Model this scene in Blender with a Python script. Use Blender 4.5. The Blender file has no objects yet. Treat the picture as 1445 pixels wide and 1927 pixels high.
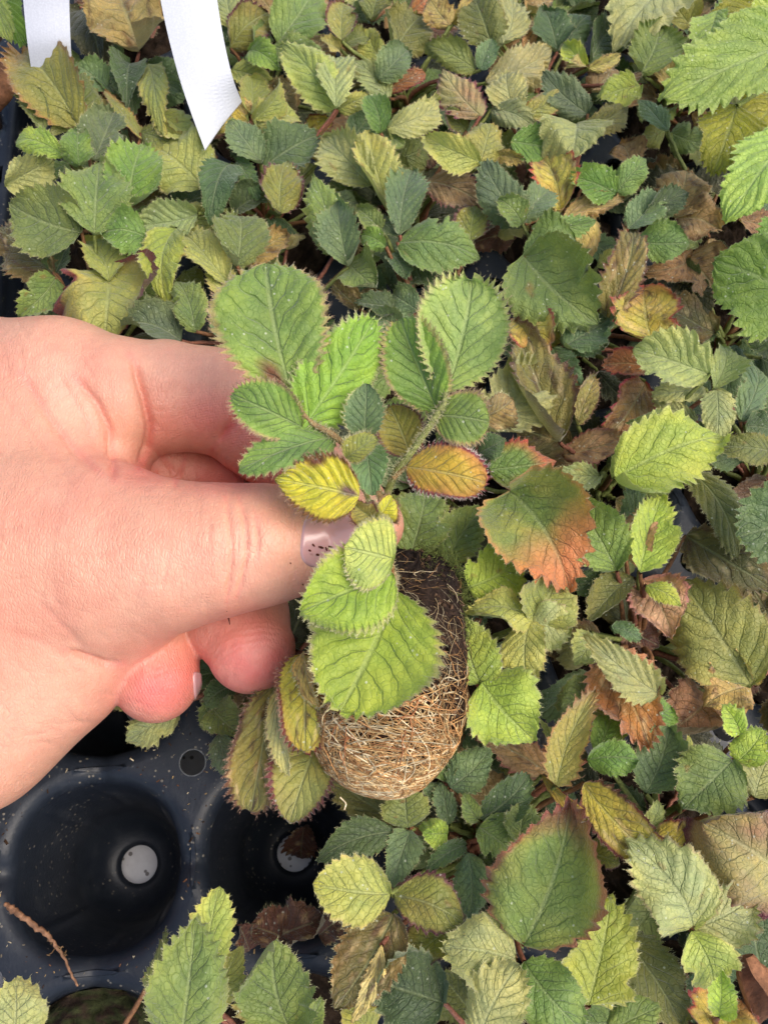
import bpy, math, random
import numpy as np
from mathutils import Vector, Matrix
# ------------------------------------------------------------------ scene, camera, light
S = bpy.context.scene
C = S.collection
MM = 0.001
W0, H0, FPX = 1445.0, 1927.0, 1700.0
CAMZ = 200.0                                   # mm above the tray deck
down = np.array([-110.0, -637.0, -FPX]); down /= np.linalg.norm(down)   # world down in camera space
upc = -down
xc = np.array([1.0, 0, 0]) - upc * upc[0]; xc /= np.linalg.norm(xc)
yc = np.cross(upc, xc)
R = np.stack([xc, yc, upc])                    # camera space -> world
CAM = np.array([0.0, 0.0, CAMZ])
cd = bpy.data.cameras.new('camera'); cam = bpy.data.objects.new('camera', cd); C.objects.link(cam)
M4 = Matrix([list(R[0]) + [0], list(R[1]) + [0], list(R[2]) + [0], [0, 0, 0, 1]])
M4.translation = Vector((0, 0, CAMZ * MM))
cam.matrix_world = M4
cd.sensor_fit = 'VERTICAL'; cd.sensor_height = 36.0; cd.sensor_width = 27.0
cd.lens = FPX / H0 * 36.0
cd.clip_start = 0.005; cd.clip_end = 20
cd.dof.use_dof = True; cd.dof.focus_distance = 0.145; cd.dof.aperture_fstop = 90
S.camera = cam
S.render.resolution_x = 767; S.render.resolution_y = 1024

wd = bpy.data.worlds.new('World'); S.world = wd; wd.use_nodes = True
wt = wd.node_tree; wt.nodes.clear()
sky = wt.nodes.new('ShaderNodeTexSky'); sky.sky_type = 'NISHITA'; sky.sun_disc = False
SUN_EL, SUN_AZ = math.radians(62), math.radians(105)
sky.sun_elevation = SUN_EL; sky.sun_rotation = SUN_AZ
sky.dust_density = 4.0; sky.air_density = 1.0; sky.ozone_density = 1.0
bg = wt.nodes.new('ShaderNodeBackground'); bg.inputs[1].default_value = 0.125
wo = wt.nodes.new('ShaderNodeOutputWorld')
wt.links.new(sky.outputs[0], bg.inputs[0]); wt.links.new(bg.outputs[0], wo.inputs[0])
sl = bpy.data.lights.new('sun', 'SUN'); sl.energy = 1.3; sl.angle = math.radians(48); sl.color = (1.0, 0.93, 0.83)
so = bpy.data.objects.new('sun', sl); C.objects.link(so)
sd_ = Vector((math.sin(SUN_AZ) * math.cos(SUN_EL), math.cos(SUN_AZ) * math.cos(SUN_EL), math.sin(SUN_EL)))
so.rotation_euler = sd_.to_track_quat('Z', 'Y').to_euler()
S.view_settings.view_transform = 'Standard'; S.view_settings.look = 'None'
S.view_settings.exposure = 0.80; S.view_settings.gamma = 1.0; S.view_settings.use_curve_mapping = False
S.cycles.max_bounces = 6; S.cycles.transparent_max_bounces = 8
S.cycles.use_adaptive_sampling = True; S.cycles.adaptive_threshold = 0.02
S.cycles.sample_clamp_indirect = 6

# ------------------------------------------------------------------ helpers (all lengths in mm)
rng = np.random.default_rng(7)
random.seed(7)
def ray(px, py):
    d = np.stack([(np.asarray(px, float) - W0 / 2) , -(np.asarray(py, float) - H0 / 2), -FPX * np.ones_like(np.asarray(px, float))], -1)
    d = d @ R.T
    return d / np.linalg.norm(d, axis=-1, keepdims=True)
def P(px, py, z):
    d = ray(px, py)
    t = (z - CAMZ) / d[..., 2]
    return CAM + d * t[..., None] if np.ndim(t) else CAM + d * t
def to_px(p):
    q = (np.asarray(p, float) - CAM) @ R
    return W0 / 2 + FPX * q[..., 0] / -q[..., 2], H0 / 2 - FPX * q[..., 1] / -q[..., 2]
def depth(p):
    return -((np.asarray(p, float) - CAM) @ R)[..., 2]
def mmpx(p): return depth(p) / FPX            # mm per photo pixel at p
def lin(c):
    c = np.asarray(c, float) / 255.0
    return np.where(c <= 0.04045, c / 12.92, ((c + 0.055) / 1.055) ** 2.4)

def new_mesh(name, verts, faces, mats=(), parent=None, smooth=True, mat_idx=None, uv=None, cols=None, attrs=None):
    """verts (n,3) mm; faces list of tuples or (m,k) array"""
    me = bpy.data.meshes.new(name)
    verts = np.asarray(verts, np.float32) * MM
    if isinstance(faces, np.ndarray):
        m, k = faces.shape
        me.vertices.add(len(verts)); me.vertices.foreach_set('co', verts.ravel())
        me.loops.add(m * k); me.loops.foreach_set('vertex_index', faces.astype(np.int32).ravel())
        me.polygons.add(m); me.polygons.foreach_set('loop_start', np.arange(0, m * k, k, dtype=np.int32))
        me.polygons.foreach_set('loop_total', np.full(m, k, np.int32))
        me.update(calc_edges=True)
    else:
        me.from_pydata(verts.tolist(), [], [tuple(int(i) for i in f) for f in faces]); me.update()
    if smooth: me.polygons.foreach_set('use_smooth', np.ones(len(me.polygons), bool))
    for m_ in mats: me.materials.append(m_)
    if mat_idx is not None: me.polygons.foreach_set('material_index', np.asarray(mat_idx, np.int32))
    if uv is not None:
        l = me.uv_layers.new(name='UVMap')
        vi = np.empty(len(me.loops), np.int32); me.loops.foreach_get('vertex_index', vi)
        l.data.foreach_set('uv', np.asarray(uv, np.float32)[vi].ravel())
    if cols is not None:
        a = me.color_attributes.new('col', 'FLOAT_COLOR', 'POINT')
        c4 = np.ones((len(verts), 4), np.float32); c4[:, :3] = cols
        a.data.foreach_set('color', c4.ravel())
    for k_, v_ in (attrs or {}).items():
        a = me.attributes.new(k_, 'FLOAT', 'POINT'); a.data.foreach_set('value', np.asarray(v_, np.float32))
    o = bpy.data.objects.new(name, me); C.objects.link(o)
    if parent is not None: o.parent = parent
    me.validate()
    return o
def tag(o, label=None, cat=None, group=None, kind=None):
    if label: o['label'] = label
    if cat: o['category'] = cat
    if group: o['group'] = group
    if kind: o['kind'] = kind
    return o
def empty(name, loc_mm):
    o = bpy.data.objects.new(name, None); o.empty_display_size = 0.005
    o.location = Vector(loc_mm) * MM; C.objects.link(o); return o
def keep(parent, ch):                          # child verts are in world mm: undo the parent's offset
    ch.parent = parent; ch.matrix_parent_inverse = Matrix.Translation(-parent.location); return ch

class Bag:
    """collects quads/tris with colours"""
    def __init__(s): s.v = []; s.f = []; s.c = []; s.n = 0
    def add(s, v, f, c=None):
        v = np.asarray(v, float); s.v.append(v); s.f.append(np.asarray(f, int) + s.n); s.n += len(v)
        s.c.append(np.broadcast_to(np.asarray(c if c is not None else (1, 1, 1), float), (len(v), 3)))
    def tube(s, pts, r, sides=5, c=None):
        pts = np.asarray(pts, float); n = len(pts); r = np.broadcast_to(np.asarray(r, float), (n,))
        t = np.gradient(pts, axis=0); t /= np.linalg.norm(t, axis=1, keepdims=True) + 1e-9
        ref = np.array([0.3, 0.2, 0.93]); a = np.cross(t, ref); a /= np.linalg.norm(a, axis=1, keepdims=True) + 1e-9
        b = np.cross(t, a); an = np.arange(sides) / sides * 2 * math.pi
        ring = pts[:, None] + r[:, None, None] * (np.cos(an)[None, :, None] * a[:, None] + np.sin(an)[None, :, None] * b[:, None])
        i, j = np.meshgrid(np.arange(n - 1), np.arange(sides), indexing='ij'); j2 = (j + 1) % sides
        f = np.stack([i * sides + j, i * sides + j2, (i + 1) * sides + j2, (i + 1) * sides + j], -1).reshape(-1, 4)
        cc = None if c is None else (np.repeat(c, sides, axis=0) if np.ndim(c) == 2 else c)
        s.add(ring.reshape(-1, 3), f, cc)
        k = s.n - n * sides
        if sides == 4:
            pass
    def build(s, name, mats, parent=None, smooth=True):
        f = np.concatenate([x.reshape(-1, 4) for x in s.f]); v = np.concatenate(s.v); c = np.concatenate(s.c)
        return new_mesh(name, v, f, mats, parent, smooth, cols=c)
def bez(a, b, c, d, n):
    t = np.linspace(0, 1, n)[:, None]
    a, b, c, d = map(lambda q: np.asarray(q, float), (a, b, c, d))
    return (1 - t) ** 3 * a + 3 * (1 - t) ** 2 * t * b + 3 * (1 - t) * t * t * c + t ** 3 * d

# ------------------------------------------------------------------ materials
class NT:
    def __init__(s, name):
        s.m = bpy.data.materials.new(name); s.m.use_nodes = True; s.t = s.m.node_tree; s.t.nodes.clear()
        s.out = s.n('OutputMaterial')
    def n(s, k, **kw):
        nd = s.t.nodes.new('ShaderNode' + k)
        for a, b in kw.items(): setattr(nd, a, b)
        return nd
    def l(s, a, b): s.t.links.new(a, b)
    def put(s, sock, v):
        if hasattr(v, 'links'): s.l(v, sock)
        else: sock.default_value = v
    def math(s, op, a, b=0.0, c=0.0, clamp=False):
        nd = s.n('Math', operation=op, use_clamp=clamp)
        s.put(nd.inputs[0], a); s.put(nd.inputs[1], b); s.put(nd.inputs[2], c); return nd.outputs[0]
    def mix(s, f, a, b, mode='MIX'):
        nd = s.n('Mix', data_type='RGBA', blend_type=mode)
        s.put(nd.inputs[0], f); s.put(nd.inputs[6], a if hasattr(a, 'links') else (*a, 1)[:4]); s.put(nd.inputs[7], b if hasattr(b, 'links') else (*b, 1)[:4])
        return nd.outputs[2]
    def noise(s, vec, scale, det=2.0, rough=0.5):
        nd = s.n('TexNoise'); nd.inputs['Scale'].default_value = scale; nd.inputs['Detail'].default_value = det
        nd.inputs['Roughness'].default_value = rough
        if vec is not None: s.l(vec, nd.inputs['Vector'])
        return nd.outputs[0]
    def ramp(s, x, lo, hi):
        nd = s.n('MapRange', interpolation_type='SMOOTHSTEP'); s.l(x, nd.inputs[0])
        nd.inputs[1].default_value = lo; nd.inputs[2].default_value = hi; return nd.outputs[0]
    def bump(s, h, dist, strength=1.0, prev=None):
        nd = s.n('Bump'); nd.inputs['Strength'].default_value = strength; nd.inputs['Distance'].default_value = dist
        s.l(h, nd.inputs['Height'])
        if prev is not None: s.l(prev, nd.inputs['Normal'])
        return nd.outputs[0]
    def pbsdf(s, col, rough=0.5, spec=0.5, normal=None, **kw):
        b = s.n('BsdfPrincipled'); s.put(b.inputs['Base Color'], col if hasattr(col, 'links') else (*col, 1)[:4])
        s.put(b.inputs['Roughness'], rough); b.inputs['Specular IOR Level'].default_value = spec
        if normal is not None: s.l(normal, b.inputs['Normal'])
        for k, v in kw.items(): s.put(b.inputs[k.replace('_', ' ')], v)
        return b
    def done(s, sh): s.l(sh, s.out.inputs[0]); return s.m

def leaf_material(name, nv=6.5, slope=0.5, gloss=0.42, vein_gain=1.0, trans=0.22):
    t = NT(name)
    uv = t.n('UVMap').outputs[0]
    sep = t.n('SeparateXYZ'); t.l(uv, sep.inputs[0]); u, v = sep.outputs[0], sep.outputs[1]
    a = t.math('ABSOLUTE', v)
    geo = t.n('NewGeometry'); tc = t.n('TexCoord').outputs['Object']
    col = t.n('Attribute', attribute_name='col').outputs['Color']
    wob = t.math('MULTIPLY', t.math('SUBTRACT', t.noise(tc, 170.0, 2.0), 0.5), 1.5)
    ph = t.math('ADD', t.math('MULTIPLY', t.math('SUBTRACT', u, t.math('MULTIPLY', a, slope * 0.75)), nv), wob)
    d = t.math('MULTIPLY', t.math('ABSOLUTE', t.math('SUBTRACT', t.math('FRACT', ph), 0.5)), 2.0)   # 0 on a vein
    vein = t.math('SUBTRACT', 1.0, t.ramp(d, 0.02, 0.20))
    mid = t.math('SUBTRACT', 1.0, t.ramp(a, 0.015, 0.075))
    vv = t.math('MAXIMUM', t.math('MULTIPLY', vein, t.ramp(a, 1.0, 0.25)), mid)
    # network of small veins
    vor = t.n('TexVoronoi', feature='DISTANCE_TO_EDGE'); t.l(tc, vor.inputs['Vector']); vor.inputs['Scale'].default_value = 950.0
    net = t.ramp(vor.outputs['Distance'], 0.0, 0.16)
    mot = t.noise(tc, 420.0, 3.0, 0.6)
    c = t.mix(t.math('MULTIPLY', t.ramp(mot, 0.42, 0.72), 0.38), col, t.mix(1.0, col, (1.35, 1.22, 0.75), 'MULTIPLY'))
    c = t.mix(t.math('MULTIPLY', t.ramp(mot, 0.52, 0.28), 0.30), c, t.mix(1.0, col, (0.58, 0.66, 0.55), 'MULTIPLY'))
    big = t.noise(tc, 130.0, 3.0, 0.6)
    c = t.mix(t.math('MULTIPLY', t.ramp(big, 0.50, 0.66), 0.45), c, t.mix(1.0, col, (1.35, 1.22, 0.95), 'MULTIPLY'))
    c = t.mix(t.math('MULTIPLY', t.ramp(big, 0.46, 0.34), 0.40), c, t.mix(1.0, col, (0.55, 0.66, 0.6), 'MULTIPLY'))
    c = t.mix(t.math('MULTIPLY', t.math('SUBTRACT', 1.0, net), 0.26), c, t.mix(1.0, col, (0.55, 0.66, 0.5), 'MULTIPLY'))
    c = t.mix(t.math('MULTIPLY', vein, 0.20 * vein_gain), c, t.mix(1.0, col, (0.60, 0.72, 0.55), 'MULTIPLY'))
    c = t.mix(t.math('MULTIPLY', mid, 0.55), c, t.mix(0.35, col, (0.50, 0.55, 0.28)))
    spk = t.n('TexVoronoi'); t.l(tc, spk.inputs['Vector']); spk.inputs['Scale'].default_value = 620.0
    sp = t.math('MULTIPLY', t.ramp(spk.outputs['Distance'], 0.16, 0.10), t.ramp(t.noise(tc, 150.0, 0.0), 0.52, 0.60))
    c = t.mix(t.math('MULTIPLY', sp, 0.55), c, (0.62, 0.66, 0.52))
    back = t.mix(0.30, c, t.mix(1.0, c, (1.0, 0.95, 1.0), 'MULTIPLY')); back = t.mix(0.32, back, (0.40, 0.42, 0.27))
    c2 = t.mix(geo.outputs['Backfacing'], c, back)
    h = t.math('SUBTRACT', t.math('MULTIPLY', net, 0.20 if 'held' in name else 0.35), t.math('MULTIPLY', vv, 1.0))
    h = t.math('ADD', h, t.math('MULTIPLY', t.noise(tc, 1500.0, 2.0), 0.35))
    nrm = t.bump(h, 0.00034, 0.8)
    rg = t.math('ADD', gloss, t.math('MULTIPLY', mot, 0.22))
    b = t.pbsdf(c2, rg, 0.42, nrm, Sheen_Weight=0.26, Sheen_Roughness=0.5)
    tr = t.n('BsdfTranslucent'); t.l(t.mix(1.0, c2, (1.35, 1.5, 0.6), 'MULTIPLY'), tr.inputs[0]); t.l(nrm, tr.inputs['Normal'])
    mx = t.n('MixShader'); mx.inputs[0].default_value = trans
    t.l(b.outputs[0], mx.inputs[1]); t.l(tr.outputs[0], mx.inputs[2])
    return t.done(mx.outputs[0])
M = {}
M['leaf'] = leaf_material('leaf_tissue')
M['leaf_hero'] = leaf_material('leaf_tissue_held', nv=7.0, slope=0.5, gloss=0.45, vein_gain=1.3)
M['leaf_lime'] = leaf_material('leaf_tissue_lime', nv=6.0, slope=0.6, gloss=0.38, trans=0.3)
def vcol_mat(name, rough=0.7, spec=0.3, bump_scale=None, bump_d=0.0002, trans=0.0, mul=None):
    t = NT(name); tc = t.n('TexCoord').outputs['Object']
    col = t.n('Attribute', attribute_name='col').outputs['Color']
    n1 = t.noise(tc, bump_scale or 700.0, 4.0, 0.65)
    c = t.mix(t.ramp(n1, 0.35, 0.7), t.mix(1.0, col, (0.62, 0.6, 0.58), 'MULTIPLY'), t.mix(1.0, col, (1.2, 1.18, 1.12), 'MULTIPLY'))
    nrm = t.bump(n1, bump_d, 0.8)
    b = t.pbsdf(c, rough, spec, nrm)
    return t.done(b.outputs[0])
M['hair'] = vcol_mat('leaf_hair', 0.6)
M['stem'] = vcol_mat('stem_skin', 0.6, 0.35, 1500)
M['soil'] = vcol_mat('potting_soil', 0.95, 0.15, 420, 0.0012)
M['root'] = vcol_mat('root_fibre', 0.65, 0.3, 900, 0.0002)
M['dead'] = vcol_mat('dead_leaf_tissue', 0.75, 0.25, 500, 0.0006)
M['moss'] = vcol_mat('moss', 0.8, 0.2, 900, 0.0003)

def plastic():
    t = NT('black_plastic'); tc = t.n('TexCoord').outputs['Object']
    n1 = t.noise(tc, 160.0, 4.0, 0.6); n2 = t.noise(tc, 1400.0, 2.0, 0.5)
    v1 = t.n('TexVoronoi'); t.l(tc, v1.inputs['Vector']); v1.inputs['Scale'].default_value = 700.0
    s1 = t.math('MULTIPLY', t.ramp(v1.outputs['Distance'], 0.24, 0.14), t.ramp(t.noise(tc, 90.0, 2.0), 0.50, 0.62))
    base = t.mix(n1, (0.010, 0.013, 0.020), (0.024, 0.030, 0.041))
    dust = t.math('MULTIPLY', t.ramp(n1, 0.50, 0.75), 0.22)
    c = t.mix(dust, base, (0.065, 0.068, 0.072))
    c = t.mix(t.math('MULTIPLY', s1, 0.7), c, (0.25, 0.22, 0.17))
    nrm = t.bump(t.math('ADD', n2, t.math('MULTIPLY', s1, 0.8)), 0.00010, 0.5)
    b = t.pbsdf(c, t.math('ADD', 0.24, t.math('MULTIPLY', n1, 0.30)), 0.30, nrm)
    return t.done(b.outputs[0])
M['plastic'] = plastic()
def ground_mat():
    t = NT('bench_cloth'); tc = t.n('TexCoord').outputs['Object']
    n1 = t.noise(tc, 60.0, 5.0, 0.6); n2 = t.noise(tc, 500.0, 3.0)
    c = t.mix(t.ramp(n1, 0.3, 0.7), (0.62, 0.60, 0.60), (0.86, 0.85, 0.86))
    v1 = t.n('TexVoronoi'); t.l(tc, v1.inputs['Vector']); v1.inputs['Scale'].default_value = 420.0
    c = t.mix(t.math('MULTIPLY', t.ramp(v1.outputs['Distance'], 0.26, 0.18), 0.8), c, (0.10, 0.08, 0.07))
    return t.done(t.pbsdf(c, 0.85, 0.2, t.bump(n2, 0.0004, 0.4)).outputs[0])
M['ground'] = ground_mat()
def tag_mat():
    t = NT('label_plastic'); tc = t.n('TexCoord').outputs['Object']
    n2 = t.noise(tc, 2600.0, 2.0)
    c = t.mix(t.ramp(n2, 0.35, 0.7), (0.52, 0.54, 0.585), (0.58, 0.60, 0.645))
    return t.done(t.pbsdf(c, 0.5, 0.4, t.bump(n2, 0.00005, 0.4)).outputs[0])
M['tag'] = tag_mat()
# ------------------------------------------------------------------ ground and trays
def plane(name, z, size, mat, kind):
    v = [(-size, -size, z), (size, -size, z), (size, size, z), (-size, size, z)]
    o = new_mesh(name, v, [(0, 1, 2, 3)], [mat], smooth=False); o['kind'] = kind; return o
plane('ground', -51.5, 900, M['ground'], 'structure')

c00 = P(188, 1632, -4); c10 = P(543, 1606, -4)
PITCH = float(np.linalg.norm((c10 - c00)[:2])); AX = (c10 - c00)[:2] / PITCH
AY = np.array([-AX[1], AX[0]])
RIM = PITCH * 0.432; DEEP = 44.0
HOLE = PITCH * 0.072
def cell_xy(i, j, off=0.0): return c00[:2] + AX * (PITCH * i + off) + AY * PITCH * j
def loc3(i, j, x, y, z, off=0.0):
    o = cell_xy(i, j, off); x = np.asarray(x); y = np.asarray(y)
    return np.stack([o[0] + AX[0] * x + AY[0] * y, o[1] + AX[1] * x + AY[1] * y, np.broadcast_to(z, x.shape)], -1)
_a = [k / 96 * 360 + 1.9 for k in range(96)]
for _q in (45, 135, 225, 315): _a = [x for x in _a if abs(x - _q) > 6.2] + [_q + x for x in np.linspace(-6.0, 6.0, 21)]
ANG = np.radians(np.sort(np.array(_a))); NS = len(ANG)
def build_tray(root, cols, rows, off, soil_cells=()):
    an = ANG
    h = PITCH / 2
    ca, sa = np.cos(an), np.sin(an)
    rsq = h / np.maximum(abs(ca), abs(sa))
    cx, cy = h * np.sign(ca), h * np.sign(sa)
    bdot = ca * cx + sa * cy; disc = bdot ** 2 - (2 * h * h - HOLE ** 2)
    hit = disc > 0; rc = np.where(hit, bdot - np.sqrt(np.maximum(disc, 0)), 1e9)
    rb = np.minimum(rsq, rc)
    rim = RIM * (1 + 0.02 * np.cos(4 * an + math.pi)) + 0 * an
    prof = [(0, 0), (0.35, 0.0), (0.7, 0.0)]
    deck = Bag()
    for i in cols:
        for j in rows:
            V = []
            fil = np.minimum(3.6, (rb - rim) * 0.97 + 1.2)
            neck = np.exp(-((np.minimum(abs(ca), abs(sa))) / 0.13) ** 2)        # notch between neighbours
            ring_defs = [(0.0, 0.0), (0.3, 0.0), (0.6, 0.0)]
            base0 = -1.9 * neck
            for k in (0, 0.33, 0.66): V.append(((rb + (rim + fil - rb) * k), base0 - 0.25 * (np.where(neck > .2, 0, 0)), ))
            for th in np.linspace(0, math.pi / 2, 6):
                V.append((rim + fil * (1 - math.sin(th)) if True else 0, base0 - fil * (1 - math.cos(th))))
            n = len(V); pts = []
            for (r, z) in V: pts.append(loc3(i, j, r * ca, r * sa, z, off))
            # skirt of the corner hole
            pts = np.concatenate(pts)
            a, b = np.meshgrid(np.arange(n - 1), np.arange(NS), indexing='ij'); b2 = (b + 1) % NS
            f = np.stack([a * NS + b, (a + 1) * NS + b, (a + 1) * NS + b2, a * NS + b2], -1).reshape(-1, 4)
            deck.add(pts, f)
            # corner hole skirts
            r0 = loc3(i, j, rb * ca, rb * sa, np.where(hit, 0.0, base0), off); r1 = loc3(i, j, rb * ca, rb * sa, np.where(hit, -1.6, base0 - 0.02), off)
            bb = np.arange(NS)[hit & np.roll(hit, -1)]; bb2 = (bb + 1) % NS
            f = np.stack([bb, bb2, bb2 + NS, bb + NS], -1); deck.add(np.concatenate([r0, r1]), f)
            # cup
            fend = fil
            rr = []; zz0 = base0 - fend
            for k in np.linspace(0, 1, 16):
                z = zz0 * (1 - k) + (-DEEP) * k
                r = rim * (1 - k) + 11.6 * k
                r = r - 0.5 * np.maximum(0, np.cos(8 * an)) ** 6 * min(1, k * 6) * (1 - k)
                if k > 0.8: r = r - 2.6 * ((k - 0.8) / 0.2) ** 2
                rr.append(loc3(i, j, r * ca, r * sa, z, off))
            for r, zf in ((7.6, 1.1), (5.8, 1.7), (4.6, 1.9)): rr.append(loc3(i, j, r * ca, r * sa, -DEEP - zf, off))
            rr.append(loc3(i, j, 4.5 * ca, 4.5 * sa, -DEEP - 3.2, off))
            n = len(rr); a, b = np.meshgrid(np.arange(n - 1), np.arange(NS), indexing='ij'); b2 = (b + 1) % NS
            f = np.stack([a * NS + b, (a + 1) * NS + b, (a + 1) * NS + b2, a * NS + b2], -1).reshape(-1, 4)
            keep(root, new_mesh('cell', np.concatenate(rr), f, [M['plastic']]))
            if (i, j) in soil_cells: keep(root, soil_mesh('soil', i, j, off, -6.0, False))
    # flange and outer lip
    i0, i1, j0, j1 = min(cols), max(cols), min(rows), max(rows)
    x0, x1, y0, y1 = -PITCH / 2, PITCH * (i1 - i0) + PITCH / 2, PITCH * j0 - PITCH / 2, PITCH * j1 + PITCH / 2
    x0 += PITCH * i0; x1 += PITCH * i0
    rings = []
    for d, z in ((0, 0), (1.0, 0.0), (1.6, -0.35), (2.0, -1.0), (2.3, -3.0), (2.9, -9.0), (4.2, -9.4), (4.4, -10.4)):
        q = np.array([(x0 - d, y0 - d), (x1 + d, y0 - d), (x1 + d, y1 + d), (x0 - d, y1 + d)])
        pts = []
        for k in range(4):
            for tt in np.arange(12) / 12: pts.append(q[k] * (1 - tt) + q[(k + 1) % 4] * tt)
        pts = np.array(pts); rings.append(loc3(0, 0, pts[:, 0], pts[:, 1], z, off))
    n = len(rings); a, b = np.meshgrid(np.arange(n - 1), np.arange(48), indexing='ij'); b2 = (b + 1) % 48
    f = np.stack([a * 48 + b, (a + 1) * 48 + b, (a + 1) * 48 + b2, a * 48 + b2], -1).reshape(-1, 4)
    deck.add(np.concatenate(rings), f)
    keep(root, deck.build('deck', [M['plastic']]))

def soil_mesh(name, i, j, off, z, mossy):
    n, m = 26, 60
    rr = np.linspace(0, 1, n)[:, None]; an = (np.arange(m) / m * 2 * math.pi)[None]
    rad = RIM * (1 - 0.02)
    x = rr * rad * np.cos(an); y = rr * rad * np.sin(an)
    h = z + 2.6 * (1 - rr ** 2) + 0 * an
    for k in range(26):
        fx, fy, p = rng.normal(0, 0.5 + 0.08 * k, 2).tolist() + [rng.uniform(0, 6.3)]
        h = h + 0.45 / (1 + 0.04 * k) * np.sin(fx * x + fy * y + p)
    v = loc3(i, j, x, y, h, off).reshape(-1, 3)
    nz = rng.uniform(0.6, 1.4, (len(v), 1))
    c = np.array([[0.030, 0.020, 0.014]]) * nz
    if mossy:
        w = (rng.uniform(0, 1, (len(v), 1)) > 0.45); c = np.where(w, np.array([[0.030, 0.036, 0.014]]) * nz, c)
    a, b = np.meshgrid(np.arange(n - 1), np.arange(m), indexing='ij'); b2 = (b + 1) % m
    f = np.stack([a * m + b, (a + 1) * m + b, (a + 1) * m + b2, a * m + b2], -1).reshape(-1, 4)
    return new_mesh(name, v, f, [M['soil']], cols=c)

NCOL = 7
EMPTY = {(0, 0), (1, 0), (0, 1)}
tray = empty('seedling_tray', (*cell_xy(0, 0), -DEEP - 2.5))
tag(tray, 'black plastic cell tray full of seedlings, its empty cells showing below the hand', 'seed tray')
build_tray(tray, range(0, NCOL), range(-1, 8), 0.0)
rm = Bag()
_t = np.linspace(0, 2 * math.pi, 49)
rm.tube(loc3(0, 0, PITCH / 2 + (HOLE - .05) * np.cos(_t), PITCH / 2 + (HOLE - .05) * np.sin(_t), np.full(49, .02)), .17, 6, (.16, .17, .18))  # lighter grey ring paints the light caught on the cut hole edge
keep(tray, rm.build('hole_rim_glint', [M['hair']]))
tray2 = empty('seedling_tray', (*cell_xy(-2, 0), -DEEP - 2.5))
OFF2 = -12.0
tag(tray2, 'neighbouring black tray of bare dark soil, glimpsed at the left edge of the photo', 'seed tray')
build_tray(tray2, range(-3, 0), range(-1, 8), OFF2, {(i, j) for i in range(-3, 0) for j in range(-1, 8)})

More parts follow.
